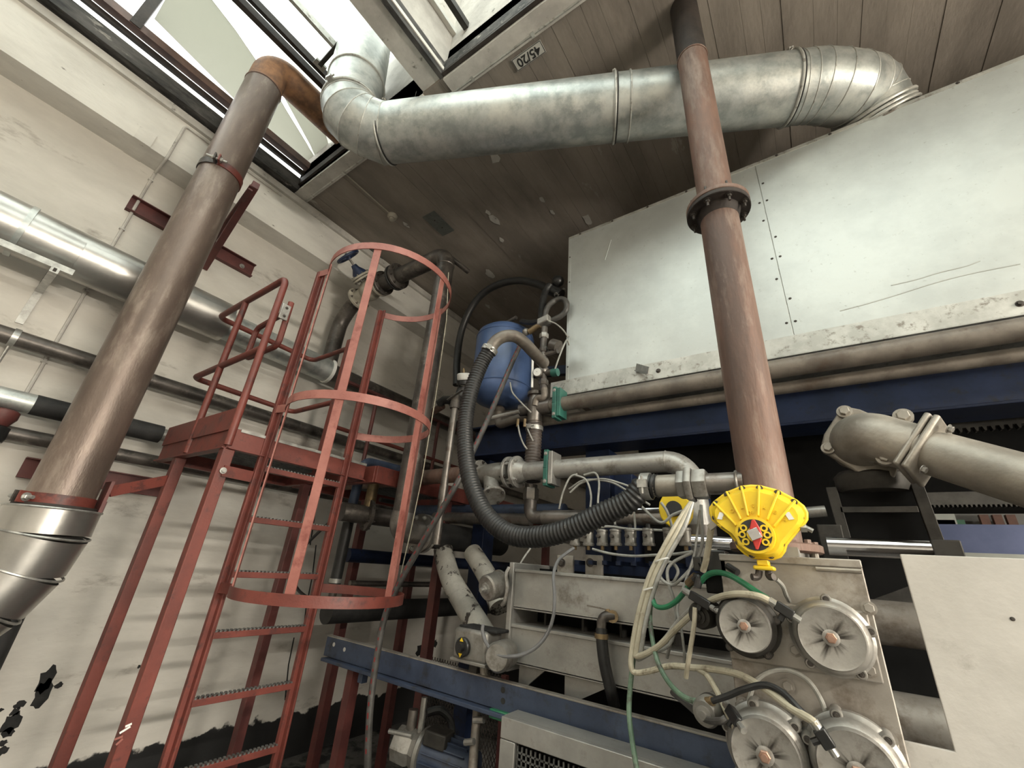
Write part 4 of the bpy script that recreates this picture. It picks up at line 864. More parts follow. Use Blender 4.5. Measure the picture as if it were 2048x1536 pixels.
hose('loop_hose', 'grey hose loop at the left corner of the housing', 'hose', [(1088, 640, 2.48), (1094, 617, 2.5), (1108, 602, 2.54), (1124, 598, 2.55), (1133, 606, 2.55), (1132, 620, 2.55), (1122, 632, 2.55), (1106, 640, 2.54), (1090, 650, 2.54)], .024, 'hose_grey', 12)
hc = thing('hose_coupling', 'black hose coupling at the upper left corner of the housing', 'fitting', wy(1115, 590, 2.62))
a, b = wy(1098, 578, 2.64), wy(1122, 590, 2.66); MB().cyl(a, b, .05, 16).build('collar', 'black_plastic', hc)
a = wy(1116, 563, 2.64); MB().ball(a, .055, 14, 8).build('cap', 'black_plastic', hc)
MB().cyl(wy(1112, 590, 2.62), wy(1128, 580, 2.7), .022, 10).build('stem', 'cast_alu', hc)
# column of pipe fittings in front of the housing corner
fc = thing('fitting_stack', 'vertical stack of grimy pipe fittings with gauge left of the housing', 'fitting', wy(1075, 800, 2.42))
YF = 2.42
def F(px, py, d=0): return wy(px, py, YF+d)
MB().tube([F(1089, 655), F(1087, 690), F(1088, 735), F(1086, 768), F(1088, 780)], .026, 14).build('riser', 'pipe_dark', fc)
for (px, py, R, n, mt) in ((1088, 672, .036, 6, 'cast_alu'), (1088, 700, .036, 6, 'bolt_dark'), (1088, 722, .034, 12, 'pipe_dark'), (1087, 742, .04, 12, 'pipe_steel'), (1087, 765, .036, 6, 'pipe_dark')):
    c = F(px, py); MB().lathe([(R*.9, -.022), (R, -.016), (R, .016), (R*.9, .022)], c, (0, 0, 1), n).build('collar', mt, fc)
MB().tube(fillet([F(1088, 778), F(1091, 797), F(1073, 795), F(1070, 812)], .03, 5), .027, 14).build('elbow', 'pipe_tan', fc)
c = F(1073, 660); MB().cyl(F(1058, 664), F(1080, 650), .026, 12).build('branch', 'brass', fc); MB().ball(F(1052, 664), .032, 14, 8).build('elbow_knob', 'cast_alu', fc)
MB().cyl(F(1046, 674), F(1041, 690), .022, 12).build('hose_tail', 'brass', fc); MB().ring(F(1040, 692), F(1041, 690)-F(1046, 674), .022, .006, .02, 16).build('hose_clip', 'zinc', fc)
MB().obox(F(1088, 642), (.05, 0, .01), (0, .03, 0), (0, 0, .03)).build('valve_block', 'cast_alu', fc, .008)
MB().cyl(F(1104, 690), F(1117, 694), .05, 18).build('pump_head', 'pipe_dark', fc); MB().cyl(F(1090, 710), F(1115, 702), .02, 10).build('side_port', 'pipe_dark', fc)
g0 = F(1077, 747, -.03); MB().lathe([(.034, 0), (.036, .01), (.036, .03), (.03, .034)], g0+V((0, 0, 0)), (.25, -1, -.12), 22).build('gauge_case', 'pipe_steel', fc)
ga = V((.25, -1, -.12)).normalized(); gd = MB().lathe([(.030, 0), (.030, .002)], g0+ga*.034, ga, 22).build('gauge_dial', 'white_plastic', fc)
MB().bar(g0+ga*.0375, g0+ga*.0375+V((-.012, 0, .016)), .003, .001, ga).build('gauge_needle', 'ink', gd)
MB().cyl(F(1090, 746), F(1108, 744), .024, 12).build('cross_arm', 'pipe_dark', fc)
MB().lathe([(.030, 0), (.032, .01), (.03, .05)], F(1104, 746), F(1118, 744)-F(1104, 746), 14).build('green_knob', 'green_clip', fc)
# tee at the end of the tan pipe, ribbed sleeve below it
tf = thing('pipe_tee', 'grey cast tee joining the tan pipe and the brown ribbed sleeve', 'fitting', (-1.5, YU, ZU-.1))
tx = wy(1070, 832, YU).x
MB().tube([(tx, YU, ZU-.12), (tx, YU, ZU-.06), (tx, YU, ZU), (tx, YU, ZU+.06), (tx, YU, ZU+.11)], [.056, .056, .07, .056, .05], 22).build('body', 'pipe_steel', tf)
MB().tube([(tx, YU, ZU), (tx+.14, YU, ZU)], .058, 20).build('side_arm', 'pipe_steel', tf); MB().lathe([(.066, 0), (.066, .025)], (tx, YU, ZU+.10), (0, 0, 1), 18).build('collar', 'pipe_steel', tf)
MB().tube([(tx, YU, ZU), (tx-.12, YU-.03, ZU-.01)], .045, 16).build('plug_arm', 'pipe_dark', tf)
m_ = MB().tube([(tx-.1, YU-.06, ZU-.03), (tx-.36, YU-.08, ZU-.055)], .016, 10).build('manifold_stub', 'cast_alu', tf)
for px in (1036, 1050): p = wy(px, 838, YU-.08); MB().cyl(p+V((0, 0, .0)), p-V((0, 0, .06)), .011, 8).build('push_fitting', 'brass', tf)
rs2 = thing('ribbed_sleeve', 'short brown ribbed hose hanging vertically below the cast tee', 'hose', (tx, YU, 2.2))
ribbed(rs2, [V((tx, YU, ZU-.11)), V((tx, YU, ZS-.06))], .06, .022, 'hose_rib_brown', .006)
worm_clamp(rs2, (tx, YU, ZU-.16), (0, 0, 1), .060, .032); worm_clamp(rs2, (tx, YU, ZS-.04), (0, 0, 1), .060, .032)
eb = thing('elbow_fitting', 'grimy hex nut and elbow below the brown ribbed hose', 'fitting', (tx, YU, 2.0))
z5 = wy(1068, 985, YU).z
MB().lathe([(.05, 0), (.054, .01), (.054, .07), (.05, .08)], (tx, YU, z5-.05), (0, 0, 1), 6).build('hex_nut', 'pipe_steel', eb)
z6 = wy(1085, 1035, YU).z; MB().tube(fillet([(tx, YU, ZS-.08), (tx, YU, z6), (tx+.12, YU, z6)], .07, 7), .043, 18).build('elbow', 'pipe_dark', eb)
hp2 = tag(MB().tube([(tx+.11, YU, z6), (-.36, YU, z6)], .046, 20).build('header_pipe', 'pipe_steel'), 'grey header pipe running right behind the row of small valves', 'pipe')
hp3 = tag(MB().tube([wy(870, 1035, 2.75), wy(1062, 1040, 2.75)], .045, 18).build('header_pipe', 'pipe_steel'), 'grey pipe running behind the ribbed hose loop', 'pipe')
hp4 = tag(MB().tube([wy(880, 1022, 2.95)+V((-.3, 0, 0)), wy(1130, 1022, 2.95)], .055, 18).build('navy_pipe', 'navy_grey'), 'dark navy pipe just above the grey header pipe', 'pipe')
tag(MB().cyl(wy(1240, 1021, 2.42), wy(1330, 1018, 2.42), .010, 8).build('chrome_rod', 'chrome'), 'thin chrome rod above the grey header pipe', 'rod')
# row of small solenoid valves
for i, px in enumerate((1150, 1177, 1205, 1232, 1262, 1298, 1340, 1372)):
    p = wy(px, 1092, 2.2); t = thing('solenoid_valve', ('first', 'second', 'third', 'fourth', 'fifth', 'sixth', 'seventh', 'eighth')[i]+' from left of the small silver valves under the hose', 'valve', p, 'row of small silver valves')
    R = .031; z = p.z
    MB().lathe([(R*.95, 0), (R, .004), (R, .012), (R*.9, .014), (R*.9, .068), (R, .07), (R, .078), (R*.9, .082)], p, (0, 0, 1), 20).build('body', 'cast_alu', t)
    MB().lathe([(.012, .08), (.012, .10), (.008, .105)], p, (0, 0, 1), 10).build('cap', 'black_plastic', t)
    MB().cyl(p+V((-.006, -R*.8, .045)), p+V((-.006, -R-.02, .045)), .009, 8).build('port', 'bolt_dark', t)
    MB().cyl(p+V((0, 0, -.02)), p+V((0, 0, .002)), .010, 8).build('stem', 'brass', t)
    MB().box(p+V((-.012, .02, -.09)), p+V((.012, .3, -.07))).build('mount', 'navy', t)
# ================================================================== silver press frame
pf = thing('press_frame', 'silver welded press frame with two wide horizontal beams', 'machine frame', (-.9, 2.3, 0))
FX0, FX1, FY = -1.40, -.28, 2.1
MB().box((FX0-.03, FY-.02, 1.21), (FX0, FY+.5, 1.72)).build('end_plate', 'plate_steel', pf, .004)
for (z0, z1) in ((1.497, 1.685), (1.250, 1.420)):
    MB().box((FX0, FY, z0), (FX1, FY+.016, z1)).build('beam_web', 'plate_steel', pf, .003)
    MB().box((FX0, FY-.012, z1-.012), (FX1, FY+.24, z1+.004)).build('beam_flange', 'plate_steel', pf, .003)
    MB().box((FX0, FY+.0, z0-.004), (FX1, FY+.24, z0+.01)).build('beam_flange', 'plate_steel', pf, .003)
MB().box((FX0, FY+.26, .9), (FX1, FY+.28, 1.70)).build('back_plate', 'machine_dark', pf)
for x in (-1.27, -1.05, -.85, -.60): MB().box((x-.006, FY+.12, 1.42), (x+.006, FY+.25, 1.50)).build('spacer', 'machine_grey', pf)
for x, w in ((-1.10, .25), (-1.36, .16)): MB().prism([(0, 0), (w, 0), (0, -.13)], (x, FY+.03, 1.25), (1, 0, 0), (0, 0, 1), (0, .015, 0)).build('gusset', 'plate_steel', pf)
for x in (FX0-.015, -.32): MB().box((x-.05, FY+.3, 0), (x+.05, FY+.4, 1.25)).build('leg', 'machine_dark', pf)
for (px, py) in ((1133, 1130), (1190, 1130)):
    p = wy(px, py, 2.3); MB().box((p.x-.05, 2.28, 1.68), (p.x+.05, 2.30, p.z+.05)).build('lug_plate', 'plate_dirty', pf, .003)
    bolts(pf, [(p.x-.02, 2.28, p.z+.01)], (0, -1, 0), .016, .014, 'bolt_dark')
# ball valve with lever and black drain hose
bv = thing('ball_valve', 'small brass ball valve with lever on the silver press frame', 'valve', wy(1210, 1250, 2.05))
a, b = wy(1228, 1233, 2.07), wy(1204, 1240, 2.05)
MB().cyl(wy(1226, 1232, 2.1), a+V((.0, -.02, 0)), .026, 12).build('body', 'brass', bv)
MB().tube(fillet([a, wy(1203, 1232, 2.04), wy(1203, 1262, 2.04)], .03, 5), .022, 12).build('elbow', 'pipe_dark', bv)
MB().bar(wy(1215, 1220, 2.06), wy(1200, 1216, 2.04), .016, .006).bar(wy(1200, 1216, 2.04), wy(1174, 1211, 2.02), .018, .006).build('lever', 'pipe_tan', bv)
MB().cyl(wy(1216, 1230, 2.06), wy(1214, 1218, 2.06), .012, 10).build('stem', 'brass', bv)
hose('drain_hose', 'thick black drain hose hanging from the small ball valve', 'hose', [(1203, 1258, 2.04), (1204, 1285, 2.03), (1208, 1320, 2.03), (1214, 1350, 2.04), (1222, 1382, 2.06), (1228, 1410, 2.15)], .026, 'black_rubber', 14)
tag(MB().ring(wy(1203, 1272, 2.035), (0, 0, 1), .0262, .005, .02, 18).build('hose_clip', 'brass'), 'brass clip at the top of the thick black drain hose', 'clamp')
# ================================================================== blue channel beam in the foreground
bb = thing('blue_channel_beam', 'long dusty blue channel beam crossing the bottom centre', 'beam', (-1.6, 2.0, 0))
ZB1, ZB0, BX0, BX1 = 1.188, 1.072, -2.815, -.36
MB().box((BX0, 2.0, ZB0), (BX1, 2.010, ZB1)).build('web', 'navy_grey', bb, .002)
MB().box((BX0, 1.998, ZB1-.006), (BX1, 2.035, ZB1+.001)).build('top_flange', 'plate_dirty', bb, .001)
MB().box((BX0+.03, 1.965, ZB0-.022), (BX1, 2.10, ZB0-.004)).build('bottom_flange', 'navy_grey', bb, .003)
for px, py in ((668, 1289), (689, 1299)):
    p = wy(px, py, 2.0); MB().lathe([(.012, 0), (.012, .003)], (p.x, 2.001, p.z), (0, -1, 0), 14).build('bolt_hole', 'plate_light', bb)
for py in (1380, 1402): p = wy(1006, py, 2.0); MB().lathe([(.013, 0), (.013, .002)], (p.x, 2.001, p.z), (0, -1, 0), 14).build('bolt_hole', 'ink', bb)
MB().box((BX0+.25, 2.02, 0), (BX0+.31, 2.08, ZB0)).build('support_post', 'red_dark', bb); MB().box((-.5, 2.02, 0), (-.42, 2.1, ZB0)).build('support_post', 'machine_dark', bb)
MB().box((wy(725, 1345, 2.0).x-.02, 1.99, ZB0-.075), (wy(725, 1345, 2.0).x+.02, 2.03, ZB0)).build('tab', 'navy_grey', bb)
# ================================================================== rotary control actuator beside the frame
ra = thing('rotary_actuator', 'grey cast control actuator with black dial and yellow pointer marks', 'actuator', wy(960, 1335, 1.95))
YA = 1.95; c = wy(945, 1294, YA)
MB().box((c.x-.135, YA, c.z-.07), (c.x+.085, YA+.14, c.z+.075)).build('body', 'cast_alu', ra, .018)
MB().box((c.x-.14, YA-.004, c.z-.078), (c.x+.09, YA+.14, c.z-.062)).build('rim', 'cast_alu', ra, .004)
MB().box((c.x-.12, YA+.02, c.z+.07), (c.x+.13, YA+.14, c.z+.085)).build('dirt_crust', 'tar', ra, .006)
MB().lathe([(.062, 0), (.066, .01), (.066, .12), (.055, .14)], (c.x+.145, YA+.10, c.z-.015), (.25, -1, 0), 24).build('end_cap', 'cast_alu', ra)
k0 = wy(927, 1294, YA-.002)
MB().lathe([(.045, 0), (.045, .018), (.04, .024)], (k0.x, YA+.002, k0.z), (0, -1, 0), 28).build('dial', 'black_plastic', ra)
MB().lathe([(.022, 0), (.02, .02)], (k0.x, YA-.022, k0.z), (0, -1, 0), 20).build('knob', 'black_plastic', ra)
for s in (1, -1): MB().prism([(-.012, s*.026), (.012, s*.026), (0, s*.044)], (k0.x, YA-.0225, k0.z), (1, 0, 0), (0, 0, 1), (0, -.0015, 0)).build('yellow_mark', 'yellow', ra)
MB().tube(catmull([(c.x+.02, YA+.08, c.z-.07), (c.x+.03, YA+.08, c.z-.12), (c.x+.06, YA+.08, c.z-.15), (c.x+.06, YA+.08, c.z-.21)], 4), .022, 10).build('conduit_gland', 'cast_tan', ra)
MB().box((c.x-.05, YA+.05, ZB1), (c.x+.0, YA+.13, c.z-.06)).build('bracket', 'machine_grey', ra)
hose('actuator_cable', 'thin grey cable looping from the control actuator over the press frame', 'cable', [(966, 1250, 1.93), (965, 1262, 1.92), (972, 1285, 1.92), (988, 1305, 1.92), (1012, 1313, 1.93), (1045, 1309, 1.95), (1075, 1292, 1.97), (1096, 1264, 2.0), (1107, 1230, 2.02), (1109, 1190, 2.04), (1107, 1150, 2.06), (1116, 1122, 2.1), (1132, 1107, 2.14), (1148, 1096, 2.18)], .0085, 'cable_grey', 8)
# pneumatic can and flaking pipes behind it
pc_ = thing('pneumatic_can', 'small grey cylindrical pneumatic can left of the press frame', 'actuator', wy(985, 1195, 2.05))
a, b = wy(972, 1177, 1.97), wy(1003, 1166, 2.08); ax = (a-b).normalized()
MB().lathe([(.062, 0), (.066, .01), (.066, (a-b).length-.008), (.058, (a-b).length)], b, ax, 28).build('can', 'cast_alu', pc_)
MB().lathe([(.03, 0), (.03, .006), (.018, .008), (.018, .02), (.012, .022), (.012, .04)], a, ax, 8).build('stud', 'zinc', pc_)
MB().ring(b.lerp(a, .12), ax, .066, .006, .012, 28).build('band', 'cast_alu', pc_)
MB().cyl(b, b-ax*.10, .03, 12).build('shaft', 'pipe_dark', pc_)
hose('can_strap', '', '', [(1018, 1135, 2.05), (1012, 1150, 2.03), (1014, 1175, 2.02), (1010, 1200, 2.02), (1004, 1210, 2.03)], .010, 'cast_alu', 8, parent=pc_)
tag(MB().tube(catmull(path([(886, 1098, 2.62), (893, 1130, 2.58), (905, 1165, 2.52), (928, 1205, 2.44), (955, 1250, 2.34), (975, 1285, 2.3)]), 6), .075, 24).build('flaking_pipe', 'flaked'), 'pale flaking pipe slanting down under the black header', 'pipe')
tag(MB().tube(catmull(path([(945, 1105, 2.7), (958, 1125, 2.66), (972, 1148, 2.6), (985, 1175, 2.55), (1000, 1215, 2.5)]), 6), .07, 24).build('flaking_pipe', 'flaked'), 'dirty flaking pipe behind the small pneumatic can', 'pipe')
# ================================================================== lagged pipes low on the left
def alongY(name, lab, x, px0, py0, px1, py1, r, mat, cat='pipe', ext=0):
    a, b = wx(px0, py0, x), wx(px1, py1, x); z = (a.z+b.z)/2
    return tag(MB().tube([(x, a.y, z), (x, b.y+ext, z)], r, 20).build(name, mat), lab, cat)
alongY('lagged_pipe', 'black crumbling lagged pipe low behind the ladder foot', -3.3, 660, 1190, 905, 1240, .085, 'black_lag', ext=1.2)
alongY('navy_pipe', 'navy pipe with cap behind the red ladder cage', -3.3, 695, 1107, 1000, 1135, .055, 'navy', ext=1.5)
alongY('thin_pipe', 'thin dark pipe below the navy pipe behind the cage', -3.35, 705, 1140, 1000, 1190, .024, 'pipe_dark', ext=1.2)
alongY('thin_black_pipe', 'thin black pipe just above the black header', -3.2, 760, 1000, 1060, 1060, .02, 'black_lag')
vh = thing('valve_cluster', 'navy pipe stub with black joint behind the cage, near the cracked wall', 'pipe', wx(690, 1110, -3.1))
a = wx(722, 930, -3.1); b = wx(690, 1040, -3.1); c_ = wx(672, 1170, -3.1)
MB().tube(fillet([a+V((0, .4, .05)), a+V((0, .02, .04)), V((a.x, a.y, b.z+.1)), V((a.x, a.y, b.z))], .08, 5), .04, 16).build('navy_bend', 'navy_grey', vh)
MB().tube([V((a.x, a.y, b.z+.02)), V((a.x, a.y, c_.z))], .043, 16).build('black_joint', 'black_rubber', vh)
for z in (b.z, c_.z+.03): MB().ring((a.x, a.y, z), (0, 0, 1), .044, .005, .03, 18).build('clip', 'zinc', vh)
MB().tube([V((a.x, a.y, c_.z+.02)), V((a.x, a.y, c_.z-.1))], .03, 14).build('tail', 'pipe_dark', vh)
sv = thing('strapped_valve', 'dark flanged valve half hidden behind the cage', 'valve', wx(735, 1040, -2.9))
o = wx(735, 1030, -2.9); flange(sv, o, (.3, 1, 0), .12, .03, 6, 'pipe_dark', 'bolt_dark', .011); MB().tube([o-V((.05, .2, 0)), o+V((.05, .22, 0))], .07, 20).build('body', 'pipe_dark', sv)
MB().cyl(o, o+V((0, 0, .35)), .045, 14).build('yellow_neck', 'brass', sv)
hose('loose_cable', 'thin black cable drooping on the wall behind the ladder rungs', 'cable', [(664, 1040, 2.1), (640, 1062, 2.1), (612, 1090, 2.1), (593, 1118, 2.1), (586, 1150, 2.1), (595, 1178, 2.1), (618, 1198, 2.1)], .012, 'black_rubber', 8)
tag(MB().tube(path([(897, 545, 2.0), (893, 640, 2.0), (872, 790, 1.98), (845, 950, 1.97), (822, 1060, 1.96), (793, 1185, 1.95)]), .0035, 6).build('hanging_rope', 'hose_cream'), 'thin pale cord hanging down beside the ladder cage', 'cord')
# standing grey pipe, white-topped valve and black fittings between riser and hose
gp = thing('vertical_grey_pipe', 'slim grey vertical pipe left of the ribbed hose', 'pipe', wy(890, 1060, 2.3))
a, b, c_ = wy(905, 800, 2.3), wy(898, 900, 2.3), wy(884, 1090, 2.3); gx = b.x
MB().cyl((gx, 2.3, a.z), (gx, 2.3, c_.z), .028, 16).build('pipe', 'pipe_steel', gp)
MB().cyl((gx, 2.3, a.z-.08), (gx, 2.3, a.z+.03), .04, 16).build('socket', 'pipe_dark', gp)
MB().cyl((gx, 2.3, wy(892, 970, 2.3).z), (gx, 2.3, wy(890, 1000, 2.3).z), .033, 14).build('coupling', 'pipe_steel', gp)
wv = thing('white_top_valve', 'small valve with white cap beside the ribbed hose', 'valve', wy(920, 790, 2.35))
p = wy(928, 765, 2.35); MB().lathe([(.055, 0), (.06, .01), (.06, .05), (.05, .058)], p+V((0, 0, .02)), (.1, -.35, 1), 24).build('white_cap', 'white_plastic', wv)
MB().lathe([(.058, 0), (.058, .03)], p-V((0, 0, .02)), (.1, -.35, 1), 24).build('black_ring', 'black_plastic', wv)
MB().lathe([(.012, 0), (.012, .04), (.006, .05)], p+V((.005, -.02, .07)), (.1, -.35, 1), 10).build('needle', 'brass', wv)
MB().tube(path([(925, 775, 2.37), (915, 800, 2.36), (900, 812, 2.34)]), .04, 14).build('body', 'black_rubber', wv)
MB().tube(path([(915, 800, 2.3), (888, 800, 2.3), (878, 808, 2.3)]), .035, 12).build('arm', 'black_rubber', wv); MB().bar(wy(895, 800, 2.25), wy(925, 780, 2.25), .02, .008).build('lever', 'pipe_steel', wv)
MB().tube(path([(885, 812, 2.32), (855, 830, 2.36)]), .03, 12).build('rusty_tail', 'pipe_rust', wv)
# red-printed hose running down the middle
rh = thing('printed_hose', 'slim grey hose with red print running diagonally down the middle', 'hose', wy(800, 1200, 1.9))
rpth = catmull(path([(1040, 692, 2.40), (1030, 712, 2.3), (1005, 770, 2.2), (975, 840, 2.1), (945, 905, 2.0), (915, 965, 1.93), (880, 1025, 1.90), (845, 1085, 1.89), (810, 1145, 1.88), (785, 1195, 1.87), (768, 1240, 1.87), (756, 1300, 1.87), (748, 1350, 1.87), (741, 1410, 1.87), (737, 1470, 1.88), (735, 1540, 1.9)]), 6)
MB().tube(rpth, .0185, 12).build('hose', 'hose_grey', rh)
rr = random.Random(5); ns = resample(rpth, .05)
for k in range(0, len(ns)-1):
    d = (ns[k+1]-ns[k]).normalized(); sd = d.cross(V((0, 1, 0))).normalized(); f = (EYE-ns[k]); f = (f-d*f.dot(d)).normalized()
    off = (f*.85+d.cross(f)*.5).normalized(); c0 = ns[k]+off*.0182
    MB().obox(c0, d*rr.uniform(.006, .014), off*.0012, d.cross(off)*.0035).build('red_print', 'red_print', rh)
# ================================================================== manifold block with diaphragm valves
YM = 1.45
mb = thing('manifold_block', 'dirty grey steel manifold block carrying four round valves', 'machine', (-.08, 1.7, 0))
MX0, MX1, MZ1 = -.245, .086, 1.775
MB().box((MX0, YM, .30), (MX1, YM+.018, MZ1-.012)).build('front_plate', 'plate_dirty', mb, .003)
MB().box((MX0+.01, YM+.018, .25), (MX1-.012, 2.0, MZ1-.012)).build('body', 'plate_dirty', mb, .003)
MB().box((MX0, YM-.006, MZ1-.016), (MX1, 2.0, MZ1+.004)).build('top_plate', 'plate_dirty', mb, .003)
a = wy(1650, 1138, YM-.004); MB().tube([(a.x-.02, YM-.002, a.z), (MX1-.004, YM-.002, a.z)], .006, 8).build('weld_bead', 'cast_tan', mb)
for (x0, y0, x1, y1) in ((1452, 1196, 1748, 1365), (1455, 1400, 1810, 1700)):
    a, b = wy(x0, y0, YM-.008), wy(x1, y1, YM-.008)
    MB().box((MX0-.002 if y0 > 1300 else MX0+.0, YM-.012, max(b.z, .35)), (MX1-.012, YM, a.z)).build('valve_plate', 'plate_dirty', mb, .004)
bolts(mb, [wy(x, y, YM-.012) for x, y in ((1598, 1432), (1778, 1478), (1738, 1216), (1472, 1206), (1487, 1408), (1590, 1300), (1575, 1372), (1740, 1340))], (0, -1, 0), .011, .009, 'plate_dirty')
MB().box((MX0+.02, YM+.05, 0), (MX1-.03, 1.95, .26)).build('plinth', 'machine_dark', mb)
def dvalve(px, py, R, depth, lab, style, rd):
    Yf = YM-.012-depth; c = wy(px, py, Yf); o = V((c.x, YM-.012, c.z)); ax = V((0, -1, 0))
    t = thing('diaphragm_valve', lab, 'valve', (c.x, YM-.012, c.z), 'round valves on the manifold block')
    MB().lathe([(R*1.08, 0), (R*1.10, .006), (R*1.10, depth*.30), (R*1.0, depth*.36), (R*.97, depth*.42)], o, ax, 44).build('base_ring', 'machine_grey' if style == 'dark' else 'cast_alu', t)
    mt = 'cast_alu'
    MB().lathe([(R*.97, depth*.42), (R*1.0, depth*.5), (R*1.0, depth*.62), (R*.93, depth*.74), (R*.86, depth*.8)], o, ax, 44).build('bonnet', 'machine_grey' if style == 'dark' else mt, t)
    MB().lathe([(R*.86, depth*.76), (R*.86, depth*.9), (R*.82, depth*1.0), (R*.77, depth*.985), (R*.2, depth*.965)], o, ax, 44).build('cap_disc', 'disc_stained', t)
    MB().lathe([(R*.22, depth*.96), (R*.22, depth*1.02), (R*.17, depth*1.04)], o, ax, 20).build('washer', 'cast_alu', t)
    MB().lathe([(R*.15, depth*1.03), (R*.15, depth*1.10), (R*.13, depth*1.12)], o, ax, 6).build('nut', 'copper_nut', t)
    MB().lathe([(R*.08, depth*1.1), (R*.08, depth*1.18)], o, ax, 12).build('stud', 'copper_nut', t)
    for p in circ(o, ax, R*1.04, rd, .3):
        MB().lathe([(R*.15, 0), (R*.15, depth*.5), (R*.12, depth*.56)], p, ax, 16).build('lug', 'machine_grey' if style == 'dark' else 'cast_alu', t)
        bolts(t, [p+ax*depth*.56], ax, R*.06, R*.04, 'bolt_dark')
    return t
dvalve(1488, 1252, .070, .085, 'upper left round valve with dark stained ring and pale cap', 'dark', 5)
dvalve(1662, 1276, .078, .085, 'upper right round valve, the palest of the four', 'pale', 5)
dvalve(1530, 1512, .084, .095, 'lower left round valve cut by the bottom edge', 'pale', 6)
dvalve(1715, 1545, .084, .095, 'lower right round valve cut by the bottom edge', 'pale', 6)
def cylvalve(px, py, Y, R, L, lab, ax, mt='cast_alu', name='pilot_valve'):
    c = wy(px, py, Y); ax = V(ax).normalized(); t = thing(name, lab, 'valve', c-V((0, 0, R)))
    MB().lathe([(R*.8, -L), (R*.8, -L*.6), (R, -L*.55), (R, -L*.1), (R*.85, 0)], c, ax, 28).build('body', mt, t)
    MB().lathe([(R*.55, 0), (R*.55, .006), (R*.3, .007), (R*.3, .014)], c, ax, 20).build('cap', mt, t)
    MB().lathe([(R*1.02, -L*.5), (R*1.02, -L*.4)], c, ax, 28).build('band', 'machine_grey', t)
    return t
cylvalve(1398, 1232, 1.44, .036, .10, 'small grimy pilot valve left of the upper round valves', (-.25, -1, -.1), 'machine_grey')
cylvalve(1408, 1428, 1.40, .034, .10, 'small shiny regulator left of the lower round valves', (-.2, -1, -.15), 'cast_alu')
# black solenoid block beside the yellow actuator
sb2 = thing('solenoid_block', 'black grimy solenoid block left of the yellow actuator', 'valve', wy(1430, 1190, 1.5))
c = wy(1433, 1122, 1.46); MB().box((c.x-.028, 1.45, c.z-.03), (c.x+.028, 1.53, c.z+.03)).build('coil', 'black_plastic', sb2, .004)
c = wy(1430, 1165, 1.46); MB().box((c.x-.026, 1.46, c.z-.03), (c.x+.022, 1.54, c.z+.02)).build('base', 'machine_dark', sb2, .004)
MB().cyl(wy(1400, 1135, 1.45), wy(1420, 1130, 1.47), .014, 10).build('plug', 'black_plastic', sb2); MB().cyl(wy(1455, 1132, 1.45), wy(1475, 1145, 1.43), .010, 10).build('plug', 'black_plastic', sb2)
c = wy(1396, 1128, 1.46); MB().box((c.x-.012, 1.45, c.z-.02), (c.x+.012, 1.49, c.z+.02)).build('connector', 'machine_grey', sb2, .003)
# ================================================================== butterfly valve and yellow fan-shaped actuator
YY = 1.34
bf = thing('butterfly_valve', 'rust-flanged butterfly valve under the rusty column', 'valve', (CXx, CYy, 1.78))
MB().lathe([(.13, 0), (.137, .004), (.137, .024), (.13, .028)], (CXx, CYy, 1.806), (0, 0, 1), 40).build('flange', 'pipe_rust', bf)
MB().lathe([(.088, -.03), (.095, -.02), (.095, .026)], (CXx, CYy, 1.785), (0, 0, 1), 36).build('body', 'plate_steel', bf)
bolts(bf, [(CXx+.118*math.cos(t), CYy+.118*math.sin(t), 1.833) for t in [k*PI/4+.2 for k in range(8)]], (0, 0, 1), .011, .013, 'pipe_rust')
for t in (-.35, .45): MB().cyl((CXx+.118*math.cos(t), CYy+.118*math.sin(t), 1.78), (CXx+.118*math.cos(t), CYy+.118*math.sin(t), 1.83), .010, 10).build('stud', 'cast_tan', bf)
MB().cyl((CXx-.01, CYy-.08, 1.815), (-.131, YY+.10, 1.822), .028, 18).build('stem_housing', 'plate_steel', bf)
MB().bar((CXx+.05, CYy-.16, 1.79), (CXx+.05, CYy-.3, 1.79), .05, .03).build('mount_plate', 'plate_steel', bf)
ya = thing('fan_actuator', 'bright yellow fan-shaped valve actuator with red pointer', 'actuator', wy(1510, 1140, YY))
cs = .2441
def yp(x, y, Y=YY): return wy(1350+x*cs, 900+y*cs, Y)
outl = [(278, 520), (276, 470), (310, 420), (415, 340), (545, 290), (620, 281), (695, 285), (850, 325), (1000, 405), (1062, 455), (1092, 510), (1092, 565), (1065, 610), (1000, 680), (920, 775), (905, 830), (868, 880), (810, 900), (640, 893), (570, 860), (505, 800), (485, 745), (440, 690), (370, 640), (300, 580)]
O = [yp(*p) for p in outl]; cen = yp(660, 690)
MB().poly3(O, (0, .022, 0)).build('rear_flange', 'yellow', ya, .004)
def inset(k, dy): return [V((cen.x+(p.x-cen.x)*k, p.y+dy, cen.z+(p.z-cen.z)*k)) for p in O]
m = MB(); A, B, n = inset(.93, .0), inset(.82, -.026), len(O); m.v = A+B
m.f = [tuple(n+i for i in range(n))]+[(i, (i+1) % n, n+(i+1) % n, n+i) for i in range(n)]
m.build('cover', 'yellow', ya)
MB().poly3(inset(.93, .022), (0, .045, 0)).build('rear_shell', 'yellow', ya, .006)
for (x0, y0, x1, y1) in ((425, 345, 545, 575), (545, 300, 600, 545), (690, 297, 683, 545), (850, 340, 755, 575), (985, 420, 810, 630), (320, 430, 510, 625)):
    a, b = yp(x0, y0, YY-.016), yp(x1, y1, YY-.029); MB().bar(a, b, .0055, .018, (0, -1, 0)).build('rib', 'yellow', ya, .0015)
HR = (yp(820, 700)-yp(500, 700)).length/2
hc0 = yp(662, 702, YY-.02)
